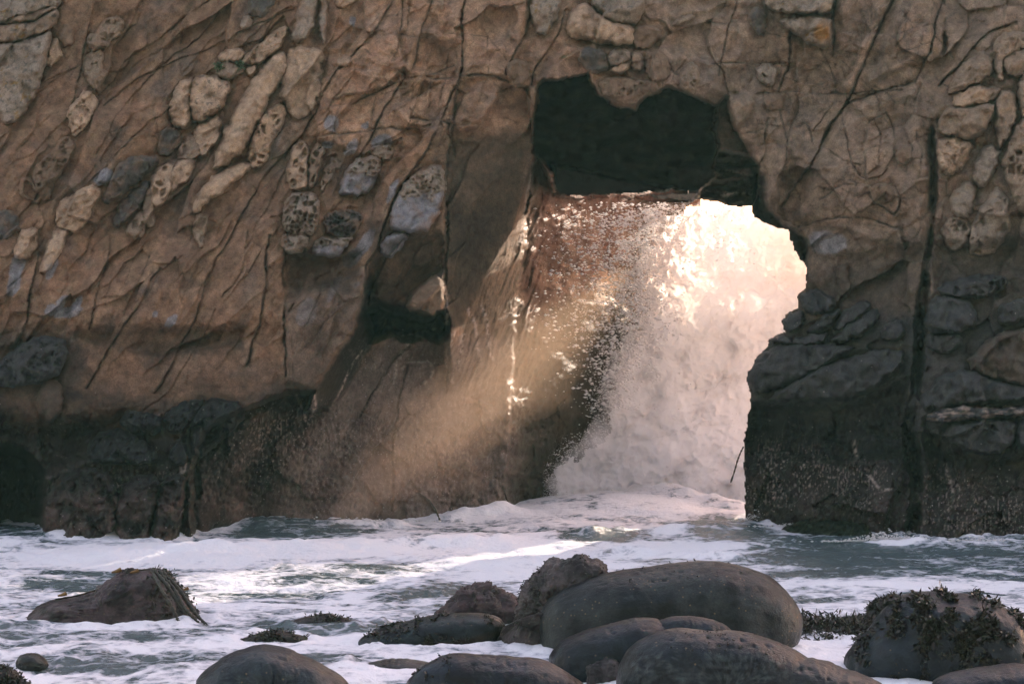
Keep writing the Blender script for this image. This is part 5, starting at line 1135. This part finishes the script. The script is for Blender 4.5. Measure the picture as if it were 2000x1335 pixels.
# ------------------------------------------------------------------ drifting mist in the shaft of sun, and an added haze that lifts the blacks
def volume_material(name, density, colr, aniso):
    m = bpy.data.materials.new(name); m.use_nodes = True
    N, L = m.node_tree.nodes, m.node_tree.links; N.remove(N['Principled BSDF'])
    v = N.new('ShaderNodeVolumePrincipled'); v.inputs['Density'].default_value = density; v.inputs['Color'].default_value = (*colr, 1); v.inputs['Anisotropy'].default_value = aniso
    L.new(v.outputs[0], N['Material Output'].inputs['Volume'])
    return m
def mist_blob(name, a, b_, ra, rb, density, label, seed, parent=None):
    """a long soft puff from a to b"""
    A_, B_ = np.array(a), np.array(b_); ax_ = B_ - A_; Ln = np.linalg.norm(ax_); ax_ /= Ln
    s1 = np.cross(ax_, [0, 0, 1.0]); s1 /= np.linalg.norm(s1); s2 = np.cross(ax_, s1)
    nt_, nu = 64, 48
    th = np.linspace(0, 2 * np.pi, nu, endpoint=False); tt = np.linspace(0, np.pi, nt_)
    T_, H_ = np.meshgrid(tt, th, indexing='ij')
    along = (1 - np.cos(T_)) / 2; rad = np.sin(T_) ** 1.5 * (ra + (rb - ra) * along)
    nz = 1 + 0.75 * fbm(np.cos(H_) * 1.6 + 5 + seed, np.sin(H_) * 1.6 + along * 6, 4, seed)
    Vv = A_ + along[..., None] * Ln * ax_ + (rad * nz)[..., None] * (np.cos(H_)[..., None] * s1 + np.sin(H_)[..., None] * s2)
    i = np.arange(nt_ * nu).reshape(nt_, nu); j = np.roll(i, -1, 1)
    q = np.stack([i[:-1], j[:-1], j[1:], i[1:]], -1).reshape(-1, 4)
    return add(name, np_mesh(name, Vv.reshape(-1, 3), q), volume_material('mist_' + str(seed), density, (0.95, 0.74, 0.54), 0.45), parent=parent, label=label, cat='mist' if parent is None else None, kind='stuff')
vx, vy = np.meshgrid(np.arange(1030, 1620, 4.0, dtype=f32), np.arange(370, 1030, 4.0, dtype=f32))
VEIL = [(1060,1000),(1072,925),(1105,870),(1165,820),(1160,760),(1195,690),(1240,620),(1262,560),(1262,500),(1300,440),(1360,400),(1480,390),(1620,400),(1640,1020),(1300,1020)]
vsd = sdpoly(VEIL, vx + 30 * fbm(vx / 60, vy / 60, 3, 981), vy + 30 * fbm(vx / 60, vy / 60, 3, 985))
vm_ = wave_depth(vx, vy) - 0.55
vth = np.sqrt(np.clip(vsd / 90, 0, 1)) * (0.12 + 1.9 * billow(vx / 75, vy / 75, 4, 989, .6))
vok = vsd > 0; vkeep = vok[1:, :-1] & vok[1:, 1:] & vok[:-1, 1:] & vok[:-1, :-1]
ring0 = ~(vsd > 4)
vfr = np.where(ring0, vm_, vm_ - np.abs(vth)); vbk = np.where(ring0, vm_, vm_ + np.abs(vth) * 0.5)
nv_ = vx.size
Vv1 = np.stack(at(vx, vy, vfr), -1).reshape(-1, 3); Vv2 = np.stack(at(vx, vy, vbk), -1).reshape(-1, 3)
gf = grid_faces(*vx.shape, vkeep)
Vv3, Fv3 = compact(np.concatenate([Vv1, Vv2]), np.concatenate([gf, gf[:, ::-1] + nv_]))
add('spray_veil', np_mesh('spray_veil', Vv3, Fv3), volume_material('fine_spray', 0.85, (0.97, 0.97, 0.985), 0.0), parent=wave, kind='stuff')
mist_blob('spray_cloud', (4.6, 12.8, 6.6), (13.5, 9.6, 7.2), 2.2, 2.4, 0.10, None, 977, wave)  # added spray volume, mostly hidden behind the pillar, to weaken the sun
mist = None
for i_, (k_, dn) in enumerate([(1.0, .030), (.72, .039), (.46, .050)]):
    m_ = mist_blob('mist', at(1235, 520, 4.2), at(640, 1030, -4.0), 0.85 * k_, 1.35 * k_, dn, 'golden mist drifting down the shaft of sunlight before the recess wall' if i_ == 0 else None, 971 + i_, mist)
    if i_ == 0: mist = m_

hz_lo, hz_hi = np.array((-760, -420, -1.5)), np.array((760, 960, 62.0))  # greenish haze box added to lift the dark tones
hv = np.array([(x, y, z) for z in (0, 1) for y in (0, 1) for x in (0, 1)], float) * (hz_hi - hz_lo) + hz_lo
hf = np.array([(0, 2, 3, 1), (4, 5, 7, 6), (0, 1, 5, 4), (2, 6, 7, 3), (0, 4, 6, 2), (1, 3, 7, 5)])
add('haze', np_mesh('haze', hv, hf, smooth=False), volume_material('black_lift_haze', 0.00034, (0.50, 1.0, 0.84), 0.0), kind='stuff', label='thin greenish haze added over the whole cove to lift the dark tones', cat='haze')
